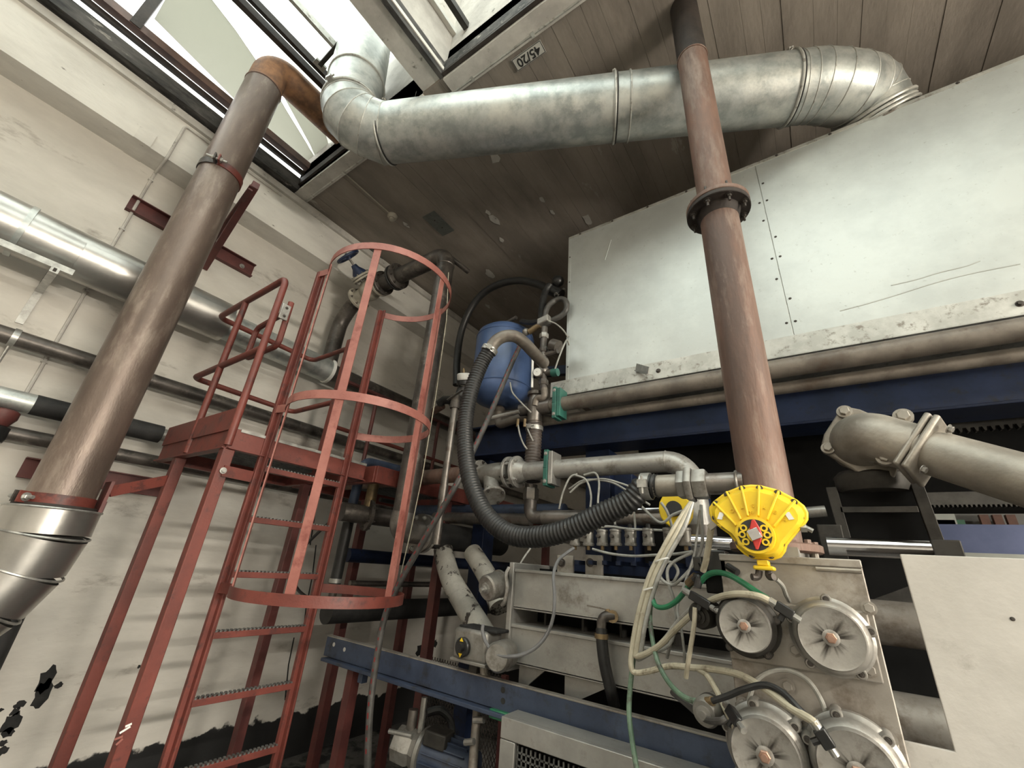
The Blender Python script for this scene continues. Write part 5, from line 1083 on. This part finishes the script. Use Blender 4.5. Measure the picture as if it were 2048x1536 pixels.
MB().lathe([(HR*.99, 0), (HR, .014), (HR*.98, .022), (HR*.86, .022)], hc0, (0, -1, 0), 40).build('hub', 'yellow', ya)
hf = hc0+V((0, -.0224, 0))
MB().lathe([(HR*.84, 0), (HR*.84, .0006)], hf, (0, -1, 0), 36).build('hub_recess', 'ink', ya)
# spider of bosses over the recess
for k in range(6):
    t = math.radians((35, 0, -38, 180-35, 180, 180+38)[k]); p = hf+V((math.cos(t), 0, math.sin(t)))*HR*.62
    MB().ring(p-V((0, .002, 0)), (0, 1, 0), HR*.10, HR*.09, .004, 18).build('boss_ring', 'yellow', ya)
    MB().bar(p+V((math.cos(t), 0, math.sin(t)))*HR*.17-V((0, .002, 0)), p+V((math.cos(t), 0, math.sin(t)))*HR*.26-V((0, .002, 0)), HR*.16, .004, (0, -1, 0)).build('web', 'yellow', ya)
MB().ring(hf-V((0, .002, 0)), (0, 1, 0), HR*.20, HR*.20, .004, 24).build('centre_ring', 'yellow', ya)
PT = [(625, 572), (650, 568), (695, 640), (715, 700), (705, 745), (680, 815), (660, 815), (632, 740), (605, 690), (612, 630)]
MB().poly3([yp(x, y, YY-.052) for x, y in PT], (0, .008, 0)).build('pointer', 'red_pointer', ya, .002)
sq = yp(652, 690, YY-.058); MB().obox(sq, V((.012, 0, .005)), V((0, .006, 0)), V((-.005, 0, .012))).build('square_shaft', 'chrome', ya, .001)
bolts(ya, [yp(660+(x-660)*.955, 640+(y-640)*.955, YY-.002) for x, y in ((545, 302), (693, 298), (848, 338), (988, 418), (1045, 550), (938, 650), (880, 775), (790, 876), (630, 870), (515, 765), (428, 645), (313, 550), (318, 430), (415, 350))], (0, -1, 0), .0058, .006, 'bolt_dark')
MB().box(yp(668, 900)+V((0, -.005, 0)), yp(770, 950)+V((0, .045, 0))).build('port_neck', 'yellow', ya, .002)
a, b = yp(640, 945), yp(820, 990); MB().box((a.x, YY-.012, b.z), (b.x, YY+.045, a.z)).build('port_block', 'yellow', ya, .004)
for x in (690, 770): MB().tube(fillet([yp(x, 985, YY+.01), yp(x-5, 1045, YY+.01), yp(x-60 if x < 720 else x+40, 1040, YY+.0)], .012, 4), .0085, 10).build('air_elbow', 'bolt_dark', ya)
MB().bar(yp(345, 590, YY+.01), yp(280, 640, YY+.01), .016, .016).build('left_lug', 'cast_tan', ya)
a, b = yp(1030, 640, YY+.01), yp(1125, 660, YY+.01); MB().cyl(a, yp(1080, 640, YY+.01), .011, 6).build('stop_nut', 'zinc', ya); MB().cyl(yp(1040, 620, YY+.01), yp(1130, 665, YY+.01), .006, 8).build('stop_bolt', 'zinc', ya)
for (x0, y0) in ((375, 540), (935, 540)):
    c = yp(x0, y0, YY-.0275); sgn = -1 if x0 < 600 else 1
    MB().obox(c, V((.006, 0, sgn*.001)), V((0, .001, 0)), V((-sgn*.004, 0, .009))).build('rating_label', 'white_plastic', ya)
for k, ch in enumerate('KEYSTONE'):
    t = math.radians(38+k*16.5); p = V((hc0.x+math.cos(t)*.094, YY-.0262, hc0.z-.018+math.sin(t)*.094))
    o = text(ch, .0125, 'yellow', ya, p, (PI/2, 0, 0), 'cast_letter', .0028); o.rotation_euler = (PI/2, -(t+PI/2), 0)
o = text('60', .0125, 'yellow', ya, (hc0.x-.003, YY-.0262, hc0.z+.058), (PI/2, PI, 0), 'cast_letter', .0028)
# second, half hidden yellow actuator behind the hose bundle
y2 = thing('fan_actuator', 'small yellow actuator half hidden behind the cream hose bundle', 'actuator', wy(1350, 1045, 2.1))
c = wy(1349, 1018, 2.1); pts = [(c.x+.075*math.cos(t), c.y, c.z+.085*math.sin(t)) for t in [2*PI*k/16 for k in range(16)]]
MB().poly3(pts, (0, .05, 0)).build('cover', 'yellow', y2, .006); MB().lathe([(.035, 0), (.035, .02)], c, (0, -1, 0), 20).build('hub', 'ink', y2); MB().cyl(c+V((0, .05, 0)), c+V((0, .35, 0)), .02, 10).build('stem', 'plate_steel', y2)
# ================================================================== cast elbow joint and slanting pipe at the right
ce2 = thing('cast_elbow', 'large cast metal elbow joint with bolted corners at right', 'fitting', wy(1740, 950, 2.0))
YC = 2.0
base = [(1643, 888), (1648, 868), (1678, 822), (1700, 814), (1720, 818), (1800, 852), (1820, 870), (1790, 955), (1720, 948), (1655, 908)]
MB().poly3([wy(x, y, YC+.04) for x, y in base], (0, .03, 0)).build('base_flange', 'cast_tan', ce2, .006)
spn = catmull(path([(1715, 905, 2.14), (1718, 890, 2.08), (1728, 878, 2.02), (1750, 876, 1.985), (1790, 886, 1.965), (1835, 898, 1.955)]), 6)
MB().tube(spn, [.085, .088, .091, .094, .096, .098, .099, .099, .099, .099, .099, .099, .098, .097, .096, .095, .094, .093, .092, .091, .09, .089, .088, .088, .087, .087, .086, .086, .085, .085, .084][:len(spn)], 30).build('elbow_body', 'cast_tan', ce2)
MB().ball(spn[7], .098, 24, 14).build('elbow_nose', 'cast_tan', ce2)
for (x, y, Y, r) in ((1689, 823, YC+.03, .018), (1656, 896, YC+.03, .016), (1806, 832, YC-.01, .020), (1770, 915, YC-.06, .018)):
    p = wy(x, y, Y); MB().lathe([(r*1.5, -.02), (r*1.5, 0)], p, (-.1, -1, .1), 18).build('bolt_boss', 'cast_tan', ce2); bolts(ce2, [p], (-.1, -1, .1), r, .016, 'cast_tan')
fo = wy(1840, 898, 1.955); fa = (wy(2048, 960, 1.86)-fo).normalized()
for s in (0, .024):
    f = MB().obox(fo+fa*s, fa*.010, V((0, 1, 0)).cross(fa).normalized()*.105, fa.cross(V((0, 1, 0)).cross(fa)).normalized()*.09).build('square_flange', 'cast_tan', ce2, .008)
sd_ = V((0, 1, 0)).cross(fa).normalized()
for s in (.85, -.75):
    for dpt in (-.065,):
        p = fo+sd_*.105*s*.95+V((0, dpt, 0)); bolts(ce2, [p+fa*.034], fa, .011, .012, 'cast_alu'); MB().cyl(p-fa*.03, p-fa*.01, .008, 8).build('bolt_end', 'cast_alu', ce2)
rp2 = tag(MB().tube([fo+fa*.03, fo+fa*1.2], .078, 30).build('slant_pipe', 'cast_tan'), 'thick tan pipe running down to the right edge from the cast elbow', 'pipe')
# stand under the elbow, chrome rod, barrels
sd2 = thing('elbow_stand', 'dark steel stand frame under the cast elbow joint', 'stand', wy(1760, 1110, 2.1))
for (p, q) in (((1662, 975), (1705, 1112)), ((1828, 955), (1878, 1112))):
    a, b = wy(*p, 2.1), wy(*q, 2.1); MB().bar((a.x, 2.1, a.z), (a.x+.01, 2.1, b.z), .035, .02, (0, 1, 0)).build('leg', 'machine_grey', sd2, .002)
a, b = wy(1680, 1020, 2.1), wy(1835, 1015, 2.1); MB().bar((a.x, 2.1, a.z), (b.x, 2.1, a.z), .02, .022).build('crossbar', 'machine_grey', sd2, .002)
MB().box((a.x-.01, 2.13, 1.84), (b.x+.02, 2.15, a.z+.12)).build('back_plate', 'machine_dark', sd2)
MB().lathe([(.11, 0), (.12, .02), (.12, .06), (.10, .08)], wy(1735, 935, 2.15)-V((0, 0, .1)), (0, 0, 1), 30).build('turntable', 'machine_grey', sd2)
MB().box((wy(1855, 1100, 2.1).x, 2.0, 1.83), (wy(1912, 1100, 2.1).x, 2.12, wy(1890, 1085, 2.1).z)).build('foot', 'machine_grey', sd2, .004)
MB().box((wy(1640, 1085, 2.1).x, 2.08, 1.80), (wy(1690, 1085, 2.1).x, 2.2, wy(1660, 1050, 2.1).z)).build('foot', 'machine_grey', sd2, .004)
tag(MB().cyl(wy(1655, 1092, 2.0), wy(1862, 1100, 2.0), .032, 20).build('chrome_rod', 'chrome'), 'thick chrome rod below the cast elbow stand', 'rod')
tag(MB().cyl(wy(1590, 1027, 2.15), wy(1652, 1022, 2.15), .022, 16).build('silver_rod', 'silver_paint'), 'short silver rod right of the rusty column', 'rod')
tag(MB().cyl(wy(1385, 1082, 2.0), wy(1480, 1088, 2.0), .026, 18).build('chrome_rod', 'chrome'), 'chrome rod end beside the grey vertical pipe', 'rod')
for i, (py, lab) in enumerate(((1248, 'upper thick grey tie bar behind the light plate'), (1445, 'lower thick grey tie bar behind the light plate'))):
    p = wy(1800, py, 2.25); tag(MB().cyl((-.1, 2.25, p.z), (3.2, 2.25, p.z), .092 if i else .075, 28).build('tie_bar', 'plate_dirty'), lab, 'bar', 'thick tie bars')
p = wy(1760, 1235, 2.4); tag(MB().prism([(0, 0), (.25, 0), (.25, .12)], (p.x, 2.6, p.z+.06), (1, 0, 0), (0, 0, 1), (0, .02, 0)).build('gusset_plate', 'machine_grey'), 'dark triangular gusset behind the light plate', 'plate')
# big light guard plate in the lower right corner
YG = 1.5; p0, p1, p2_ = wy(1800, 1108, YG), wy(2048, 1112, YG), wy(1909, 1504, YG)
gp2 = thing('guard_plate', 'large pale scuffed steel guard plate in the lower right corner', 'plate', (p0.x+.4, YG, 0))
q = wy(1815, 1530, YG)
MB().poly3([(p0.x, YG, p0.z), (p0.x, YG, p2_.z), (q.x-.01, YG, p2_.z), (q.x-.01, YG, .25), (1.6, YG, .25), (1.6, YG, p0.z)], (0, .012, 0)).build('plate', 'plate_light', gp2, .002)
for x in (p0.x+.25, 1.5): MB().box((x-.03, YG+.012, 0), (x+.03, YG+.07, p0.z-.05)).build('support', 'machine_grey', gp2)
bolts(gp2, [wy(2025, 1238, YG)], (0, -1, 0), .003, .003, 'bolt_dark')
# ================================================================== hoses and tubes in front of the machine
hb = thing('hose_bundle', 'bundle of cream pneumatic hoses hanging in front of the press frame', 'hose', wy(1290, 1345, 1.6))
for i, (dx, dy, mt) in enumerate(((0, 0, 'hose_cream'), (9, 3, 'hose_cream'), (18, 2, 'hose_clear'))):
    L = [(1382+dx*.2, 1005, 1.70), (1352+dx, 1050+dy, 1.66), (1322+dx, 1105+dy, 1.63), (1300+dx, 1150+dy, 1.61), (1284+dx, 1200+dy, 1.60), (1272+dx, 1250+dy, 1.59), (1264+dx, 1300+dy, 1.59)]
    if i == 0: L += [(1262, 1330, 1.58), (1270, 1345, 1.58), (1300, 1342, 1.57), (1340, 1332, 1.55), (1385, 1335, 1.52), (1430, 1339, 1.48), (1480, 1350, 1.42), (1530, 1378, 1.36), (1580, 1415, 1.31), (1622, 1440, 1.28), (1632, 1450, 1.28)]
    if i == 1: L += [(1272, 1312, 1.59), (1290, 1308, 1.58), (1320, 1290, 1.56), (1350, 1260, 1.53), (1385, 1228, 1.49), (1425, 1200, 1.42), (1470, 1188, 1.36), (1515, 1192, 1.34), (1545, 1205, 1.34)]
    if i == 2: L += [(1275, 1318, 1.6), (1300, 1305, 1.58), (1330, 1278, 1.56), (1355, 1245, 1.54), (1385, 1215, 1.5)]
    MB().tube(catmull(path(L), 8), .0088 if i < 2 else .0075, 10).build('hose', mt, hb)
hose('branch', '', '', [(1395, 1337, 1.515), (1415, 1352, 1.49), (1435, 1385, 1.45), (1452, 1420, 1.41), (1470, 1455, 1.36)], .008, 'hose_cream', 10, parent=hb)
for (x, y, w) in ((1316, 1120, .02), (1290, 1178, .02), (1278, 1225, .02), (1269, 1275, .02)):
    MB().ring(wy(x+8, y, 1.615), V((-.35, 0, 1)), .022, .003, .005, 16).build('cable_tie', 'white_plastic', hb)
gh = thing('green_hose', 'faded green pneumatic hose hanging beside the cream bundle', 'hose', wy(1270, 1536, 1.6))
MB().tube(catmull(path([(1378, 1015, 1.72), (1358, 1060, 1.68), (1330, 1115, 1.64), (1308, 1165, 1.62), (1288, 1230, 1.62), (1270, 1300, 1.61), (1262, 1360, 1.60), (1258, 1420, 1.59), (1264, 1480, 1.57), (1275, 1545, 1.55)]), 8), .0082, 10).build('hose', 'green_dirty', gh)
gh2 = thing('green_hose', 'green hose curving from the bundle to the lower regulator', 'hose', wy(1380, 1400, 1.5))
MB().tube(catmull(path([(1368, 1040, 1.70), (1335, 1110, 1.66), (1308, 1180, 1.63), (1300, 1230, 1.61), (1306, 1285, 1.58), (1318, 1330, 1.55), (1340, 1368, 1.51), (1370, 1395, 1.46), (1402, 1404, 1.42), (1420, 1402, 1.40)]), 8), .0075, 10).build('hose', 'green_dirty', gh2)
MB().cyl(wy(1412, 1404, 1.41), wy(1425, 1402, 1.40), .011, 10).build('ferrule', 'brass', gh2)
gh3 = thing('green_hose', 'bright green hose arching to the upper left round valve', 'hose', wy(1440, 1150, 1.4))
MB().tube(catmull(path([(1304, 1195, 1.61), (1312, 1212, 1.59), (1332, 1214, 1.57), (1355, 1200, 1.54), (1378, 1172, 1.50), (1388, 1162, 1.48)]), 8), .0080, 10).build('hose', 'green_hose', gh3)
MB().tube(catmull(path([(1396, 1170, 1.47), (1412, 1152, 1.45), (1432, 1145, 1.43), (1458, 1150, 1.41), (1485, 1165, 1.39), (1515, 1185, 1.37), (1535, 1198, 1.35)]), 8), .0080, 10).build('hose', 'green_hose', gh3)
MB().cyl(wy(1376, 1168, 1.49), wy(1392, 1152, 1.47), .012, 10).build('ferrule', 'brass', gh3)
MB().tube(fillet([wy(1388, 1160, 1.47), wy(1400, 1148, 1.46), wy(1394, 1175, 1.46)], .01, 4), .011, 10).build('black_elbow', 'black_plastic', gh3)
def fitting(px0, py0, px1, py1, Y0, Y1, lab):
    a, b = wy(px0, py0, Y0), wy(px1, py1, Y1); t = thing('flow_control', lab, 'fitting', b, 'black flow controls'); d = b-a
    MB().bar(a.lerp(b, .12), a.lerp(b, .75), .024, .020, (0, -1, 0)).build('body', 'black_plastic', t, .003)
    MB().cyl(a.lerp(b, -.12), a.lerp(b, .14), .010, 10).build('inlet', 'zinc', t); MB().cyl(a.lerp(b, .74), b, .008, 10).build('outlet', 'zinc', t)
    m = a.lerp(b, .45); n = d.cross(V((0, 1, 0))).normalized(); MB().cyl(m, m-n*.026 if n.z > 0 else m+n*.026, .007, 8).build('screw', 'black_plastic', t)
fitting(1545, 1205, 1602, 1242, 1.34, 1.335, 'black flow control joined to the upper right round valve')
fitting(1375, 1185, 1440, 1225, 1.45, 1.39, 'black flow control joined to the upper left round valve')
fitting(1630, 1448, 1672, 1512, 1.28, 1.29, 'black flow control joined to the lower right round valve')
fitting(1455, 1412, 1488, 1462, 1.39, 1.33, 'black flow control joined to the lower left round valve')
hose('black_jumper', 'short black hose arching over the manifold plate', 'hose', [(1425, 1402, 1.38), (1455, 1392, 1.37), (1490, 1378, 1.36), (1530, 1370, 1.35), (1565, 1385, 1.33), (1600, 1420, 1.30), (1625, 1445, 1.29)], .0075, 'black_rubber', 10)
hose('clear_tube', 'thin clear tube arching on the manifold plate', 'tube', [(1497, 1402, 1.42), (1510, 1365, 1.42), (1535, 1345, 1.42), (1575, 1340, 1.42), (1615, 1360, 1.42), (1642, 1400, 1.42), (1655, 1440, 1.42)], .0055, 'hose_clear', 8)
hose('clear_tube', 'short clear tube below the yellow actuator', 'tube', [(1552, 1158, 1.35), (1565, 1172, 1.37), (1572, 1190, 1.40), (1578, 1202, 1.43)], .0055, 'hose_clear', 8)
hose('cream_tube', 'cream tube dropping from the yellow actuator to the solenoid block', 'tube', [(1422, 1055, 1.36), (1418, 1085, 1.38), (1412, 1120, 1.40), (1406, 1142, 1.42)], .0085, 'hose_cream', 10)
hose('cream_tube', 'cream tube hanging in front of the pilot valve', 'tube', [(1390, 1215, 1.42), (1388, 1250, 1.42), (1382, 1290, 1.43), (1376, 1325, 1.44), (1372, 1355, 1.46)], .0065, 'hose_cream', 8)
hose('grey_hose', 'grey hose crossing from the press frame to the lower left valve', 'hose', [(1345, 1385, 1.6), (1375, 1410, 1.5), (1410, 1438, 1.40), (1440, 1442, 1.36), (1452, 1436, 1.36)], .008, 'hose_grey', 8)
tubes = [([(1402, 1010, 1.9), (1404, 1050, 1.88), (1404, 1090, 1.86), (1390, 1125, 1.84), (1365, 1155, 1.8), (1345, 1170, 1.8), (1325, 1160, 1.8), (1318, 1142, 1.82), (1328, 1126, 1.84), (1345, 1126, 1.85), (1356, 1142, 1.85), (1350, 1160, 1.84), (1338, 1175, 1.84)], 'grey tube looping in a coil behind the cream bundle'),
 ([(1385, 1105, 1.9), (1350, 1122, 1.85), (1335, 1140, 1.82), (1338, 1170, 1.8), (1348, 1200, 1.8), (1352, 1240, 1.8), (1340, 1290, 1.82), (1334, 1315, 1.85)], 'grey tube hanging over the upper silver beam'),
 ([(1118, 1018, 2.3), (1126, 985, 2.3), (1140, 955, 2.32), (1155, 948, 2.34)], 'pale tube rising behind the silver pipe'),
 ([(1140, 985, 2.3), (1165, 965, 2.3), (1205, 958, 2.3), (1245, 968, 2.3), (1290, 985, 2.32)], 'pale tube arching below the silver pipe, upper one'),
 ([(1138, 978, 2.34), (1170, 960, 2.34), (1220, 964, 2.36), (1260, 985, 2.36), (1300, 1010, 2.36)], 'pale tube arching below the silver pipe, lower one'),
 ([(1168, 950, 2.28), (1190, 946, 2.28), (1198, 965, 2.28), (1196, 1000, 2.26), (1196, 1030, 2.24), (1194, 1062, 2.22)], 'pale tube dropping to the second small valve'),
 ([(1150, 950, 2.28), (1172, 960, 2.28), (1182, 990, 2.28), (1180, 1020, 2.26)], 'pale tube dropping behind the ribbed hose'),
 ([(1228, 1030, 2.2), (1230, 1048, 2.2), (1230, 1070, 2.2)], 'pale tube feeding the fourth small valve'),
 ([(1267, 1018, 2.2), (1270, 1045, 2.2), (1271, 1075, 2.2)], 'pale tube feeding the fifth small valve'),
 ([(1185, 1058, 2.18), (1215, 1053, 2.18), (1260, 1058, 2.18), (1310, 1060, 2.2), (1370, 1062, 2.2)], 'pale tube running along the tops of the small valves'),
 ([(1185, 1098, 2.16), (1220, 1107, 2.16), (1265, 1112, 2.15), (1310, 1110, 2.14), (1350, 1108, 2.14), (1385, 1103, 2.12)], 'white tube sagging below the row of small valves'),
 ([(1282, 1012, 2.0), (1320, 1045, 1.95), (1345, 1030, 1.95), (1370, 1020, 1.95)], 'grey tube behind the hose bundle top'),
 ([(1322, 1005, 2.0), (1335, 1025, 2.0), (1345, 1060, 2.0), (1342, 1080, 2.02)], 'grey tube passing the half hidden yellow actuator'),
 ([(1400, 1020, 1.8), (1395, 1060, 1.8), (1388, 1110, 1.78), (1372, 1160, 1.75), (1355, 1215, 1.72), (1362, 1255, 1.7), (1368, 1300, 1.7), (1370, 1340, 1.72)], 'thin grey tube falling left of the solenoid block'),
 ([(1300, 1230, 1.7), (1285, 1228, 1.7), (1272, 1245, 1.7), (1268, 1270, 1.7), (1282, 1292, 1.7), (1310, 1302, 1.7), (1338, 1290, 1.7), (1350, 1260, 1.7)], 'grey tube ring hanging on the lower silver beam'),
 ([(1062, 1095, 2.35), (1045, 1120, 2.3), (1030, 1150, 2.25), (1020, 1185, 2.2)], 'pale tube running down to the pneumatic can'),
 ([(1020, 765, 2.3), (1025, 785, 2.3), (1042, 805, 2.33), (1062, 825, 2.38)], 'white tube curving across the blue tank'),
 ([(1036, 850, 2.38), (1040, 870, 2.38), (1048, 890, 2.4), (1060, 905, 2.44)], 'pale tube curving into the brown ribbed hose, longer one'),
 ([(1052, 848, 2.4), (1058, 865, 2.4), (1066, 882, 2.42)], 'pale tube curving into the brown ribbed hose, shorter one'),
 ([(1098, 642, 2.4), (1112, 648, 2.42), (1126, 660, 2.45), (1136, 675, 2.5)], 'pale tube curving over to the housing corner'),
 ([(1110, 738, 2.4), (1118, 715, 2.4), (1128, 690, 2.42), (1134, 680, 2.45), (1138, 690, 2.5)], 'white bent tube beside the housing edge')]
for L, lab in tubes: hose('thin_tube', lab, 'tube', L, .0062 if 'thin' not in lab else .0045, 'hose_clear', 8, 7, 'thin pneumatic tubes')
# ================================================================== bottom: cabinet, motor pump, wire guards
cb = thing('mesh_cabinet', 'silver cabinet corner with square wire mesh front at bottom', 'cabinet', (-1.0, 1.85, 0))
YB = 1.85; a, b = wy(1003, 1432, YB), wy(1052, 1470, YB); CX0 = a.x; ZT2 = a.z; CX1 = -.40
MB().box((CX0, YB, ZT2-.075), (CX1, YB+.03, ZT2)).build('top_rail', 'plate_steel', cb, .003)
MB().box((CX0, YB, 0), (CX0+.075, YB+.03, ZT2-.077)).build('side_rail', 'plate_steel', cb, .003)
MB().box((CX1-.07, YB, 0), (CX1, YB+.03, ZT2-.077)).build('side_rail', 'plate_steel', cb, .003)
MB().box((CX0, YB+.03, ZT2-.01), (CX1, YB+.13, ZT2)).build('top_sheet', 'plate_steel', cb)
def mesh_wires(name, par, x0, x1, y, z0, z1, s, r, mt):
    m = MB(); nx = int((x1-x0)/s); nz = int((z1-z0)/s)
    for k in range(nx+1): m.bar((x0+k*s, y, z0), (x0+k*s, y, z1), r, r)
    for k in range(nz+1): m.bar((x0, y, z0+k*s), (x1, y, z0+k*s), r, r)
    o = m.build(name, mt, par); o['kind'] = 'stuff'; return o
mesh_wires('wire_mesh', cb, CX0+.085, CX1-.07, YB+.012, .5, ZT2-.085, .0215, .006, 'grate')
MB().box((CX0+.02, YB+.12, 0), (CX1, YB+.14, ZT2-.02)).build('back_sheet', 'machine_dark', cb)
wg = thing('wire_guard', 'dark wire mesh guard behind the blue beam', 'guard', (-2.3, 3.2, 0))
a, b = wy(845, 1372, 3.0), wy(1000, 1480, 3.0)
m = MB(); x0, x1, z0, z1 = wy(838, 1400, 3.0).x, wy(1010, 1360, 3.0).x, .35, wy(930, 1330, 3.0).z
MB().bar((x0, 3.0, 0), (x0, 3.0, z1), .04, .04).build('post', 'red_dark', wg); MB().bar((x1, 3.0, 0), (x1, 3.0, z1), .04, .04).build('post', 'red_dark', wg)
n = int((x1-x0)/.028)
for k in range(-30, n+1):
    for s in (1, -1):
        xa = x0+k*.028; xb = xa+(z1-z0)*.6; za, zb2 = (z0, z1) if s > 0 else (z1, z0)
        t0 = max(0, (x0-xa)/(xb-xa)); t1 = min(1, (x1-xa)/(xb-xa))
        if t1 > t0: m.bar((xa+(xb-xa)*t0, 3.0, za+(zb2-za)*t0), (xa+(xb-xa)*t1, 3.0, za+(zb2-za)*t1), .004, .004)
o = m.build('wire_mesh', 'bolt_dark', wg); o['kind'] = 'stuff'
mp_ = thing('motor_pump', 'grey electric motor with pump head at the bottom edge', 'motor', (-2.0, 2.1, 0))
a, b = wy(800, 1490, 2.15), wy(930, 1560, 2.15); ax = V((1, .25, -.08)).normalized(); mo = wy(842, 1503, 2.15)
MB().lathe([(.10, 0), (.115, .01), (.115, .03), (.105, .035)], mo, ax, 28).build('adapter_flange', 'cast_alu', mp_)
MB().lathe([(.098, .035), (.098, .30), (.085, .33)], mo, ax, 30).build('motor_body', 'navy_grey', mp_)
u_ = V((0, 0, 1)).cross(ax).normalized(); v_ = ax.cross(u_)
for k in range(18):
    t = 2*PI*k/18; d = u_*math.cos(t)+v_*math.sin(t); MB().obox(mo+ax*.17+d*.103, ax*.12, d*.012, ax.cross(d)*.0025).build('cooling_fin', 'navy_grey', mp_)
tb = mo+ax*.12+v_*.10+V((0, -.04, 0)); MB().obox(tb, ax*.065, u_*.055, v_*.035).build('terminal_box', 'machine_grey', mp_, .008)
MB().lathe([(.07, -.16), (.085, -.15), (.09, -.06), (.08, -.04), (.095, -.005)], mo, ax, 8).build('pump_head', 'cast_alu', mp_)
MB().cyl(mo-ax*.08, mo-ax*.08+V((0, 0, .17)), .028, 14).build('outlet_port', 'pipe_steel', mp_); MB().cyl(mo-ax*.02+V((0, 0, .08)), mo-ax*.02+V((0, 0, .24)), .018, 10).build('pressure_pipe', 'zinc', mp_)
MB().cyl(mo-ax*.17+V((0, -.06, .06)), mo-ax*.02+V((0, -.06, .075)), .012, 8).build('adjust_screw', 'zinc', mp_)
hose('suction', '', '', [(855, 1425, 2.2), (880, 1420, 2.25), (900, 1440, 2.3), (905, 1475, 2.3)], .022, 'black_rubber', 10, parent=mp_)
MB().box((mo.x-.2, mo.y-.15, 0), (mo.x+.35, mo.y+.25, mo.z-.14)).build('base_frame', 'machine_dark', mp_)
df = thing('drain_pipe', 'grimy vertical pipe with small valves right of the motor', 'pipe', wy(952, 1500, 2.0))
MB().tube(path([(955, 1405, 2.06), (952, 1450, 2.04), (948, 1500, 2.02), (945, 1545, 2.0)]), .022, 12).build('pipe', 'pipe_tan', df); MB().cyl(wy(948, 1440, 2.02), wy(968, 1440, 2.02), .014, 8).build('tap', 'zinc', df); MB().cyl(wy(930, 1485, 2.0), wy(948, 1483, 2.0), .014, 8).build('tap', 'cast_alu', df)
gb = wy(995, 1428, 1.98); tag(MB().box((gb.x-.05, 1.98, gb.z-.025), (gb.x+.06, 2.03, gb.z+.012)).build('green_block', 'green_hose', None, .004), 'small green block hidden under the blue channel beam', 'block')
lf = wx(4, 1260, XW+.1)
tag(MB().tube([(XW+.12, lf.y, 0), (XW+.12, lf.y, wx(4, 1195, XW+.1).z), ], .07, 20).build('smudge_stub', 'black_lag'), 'black stub added for the soft dark smudge at the lower left edge', 'pipe')  # made-up stub standing in for a soft dark smudge
for o in list(bpy.data.objects):
    if '_o' in o: del o['_o']
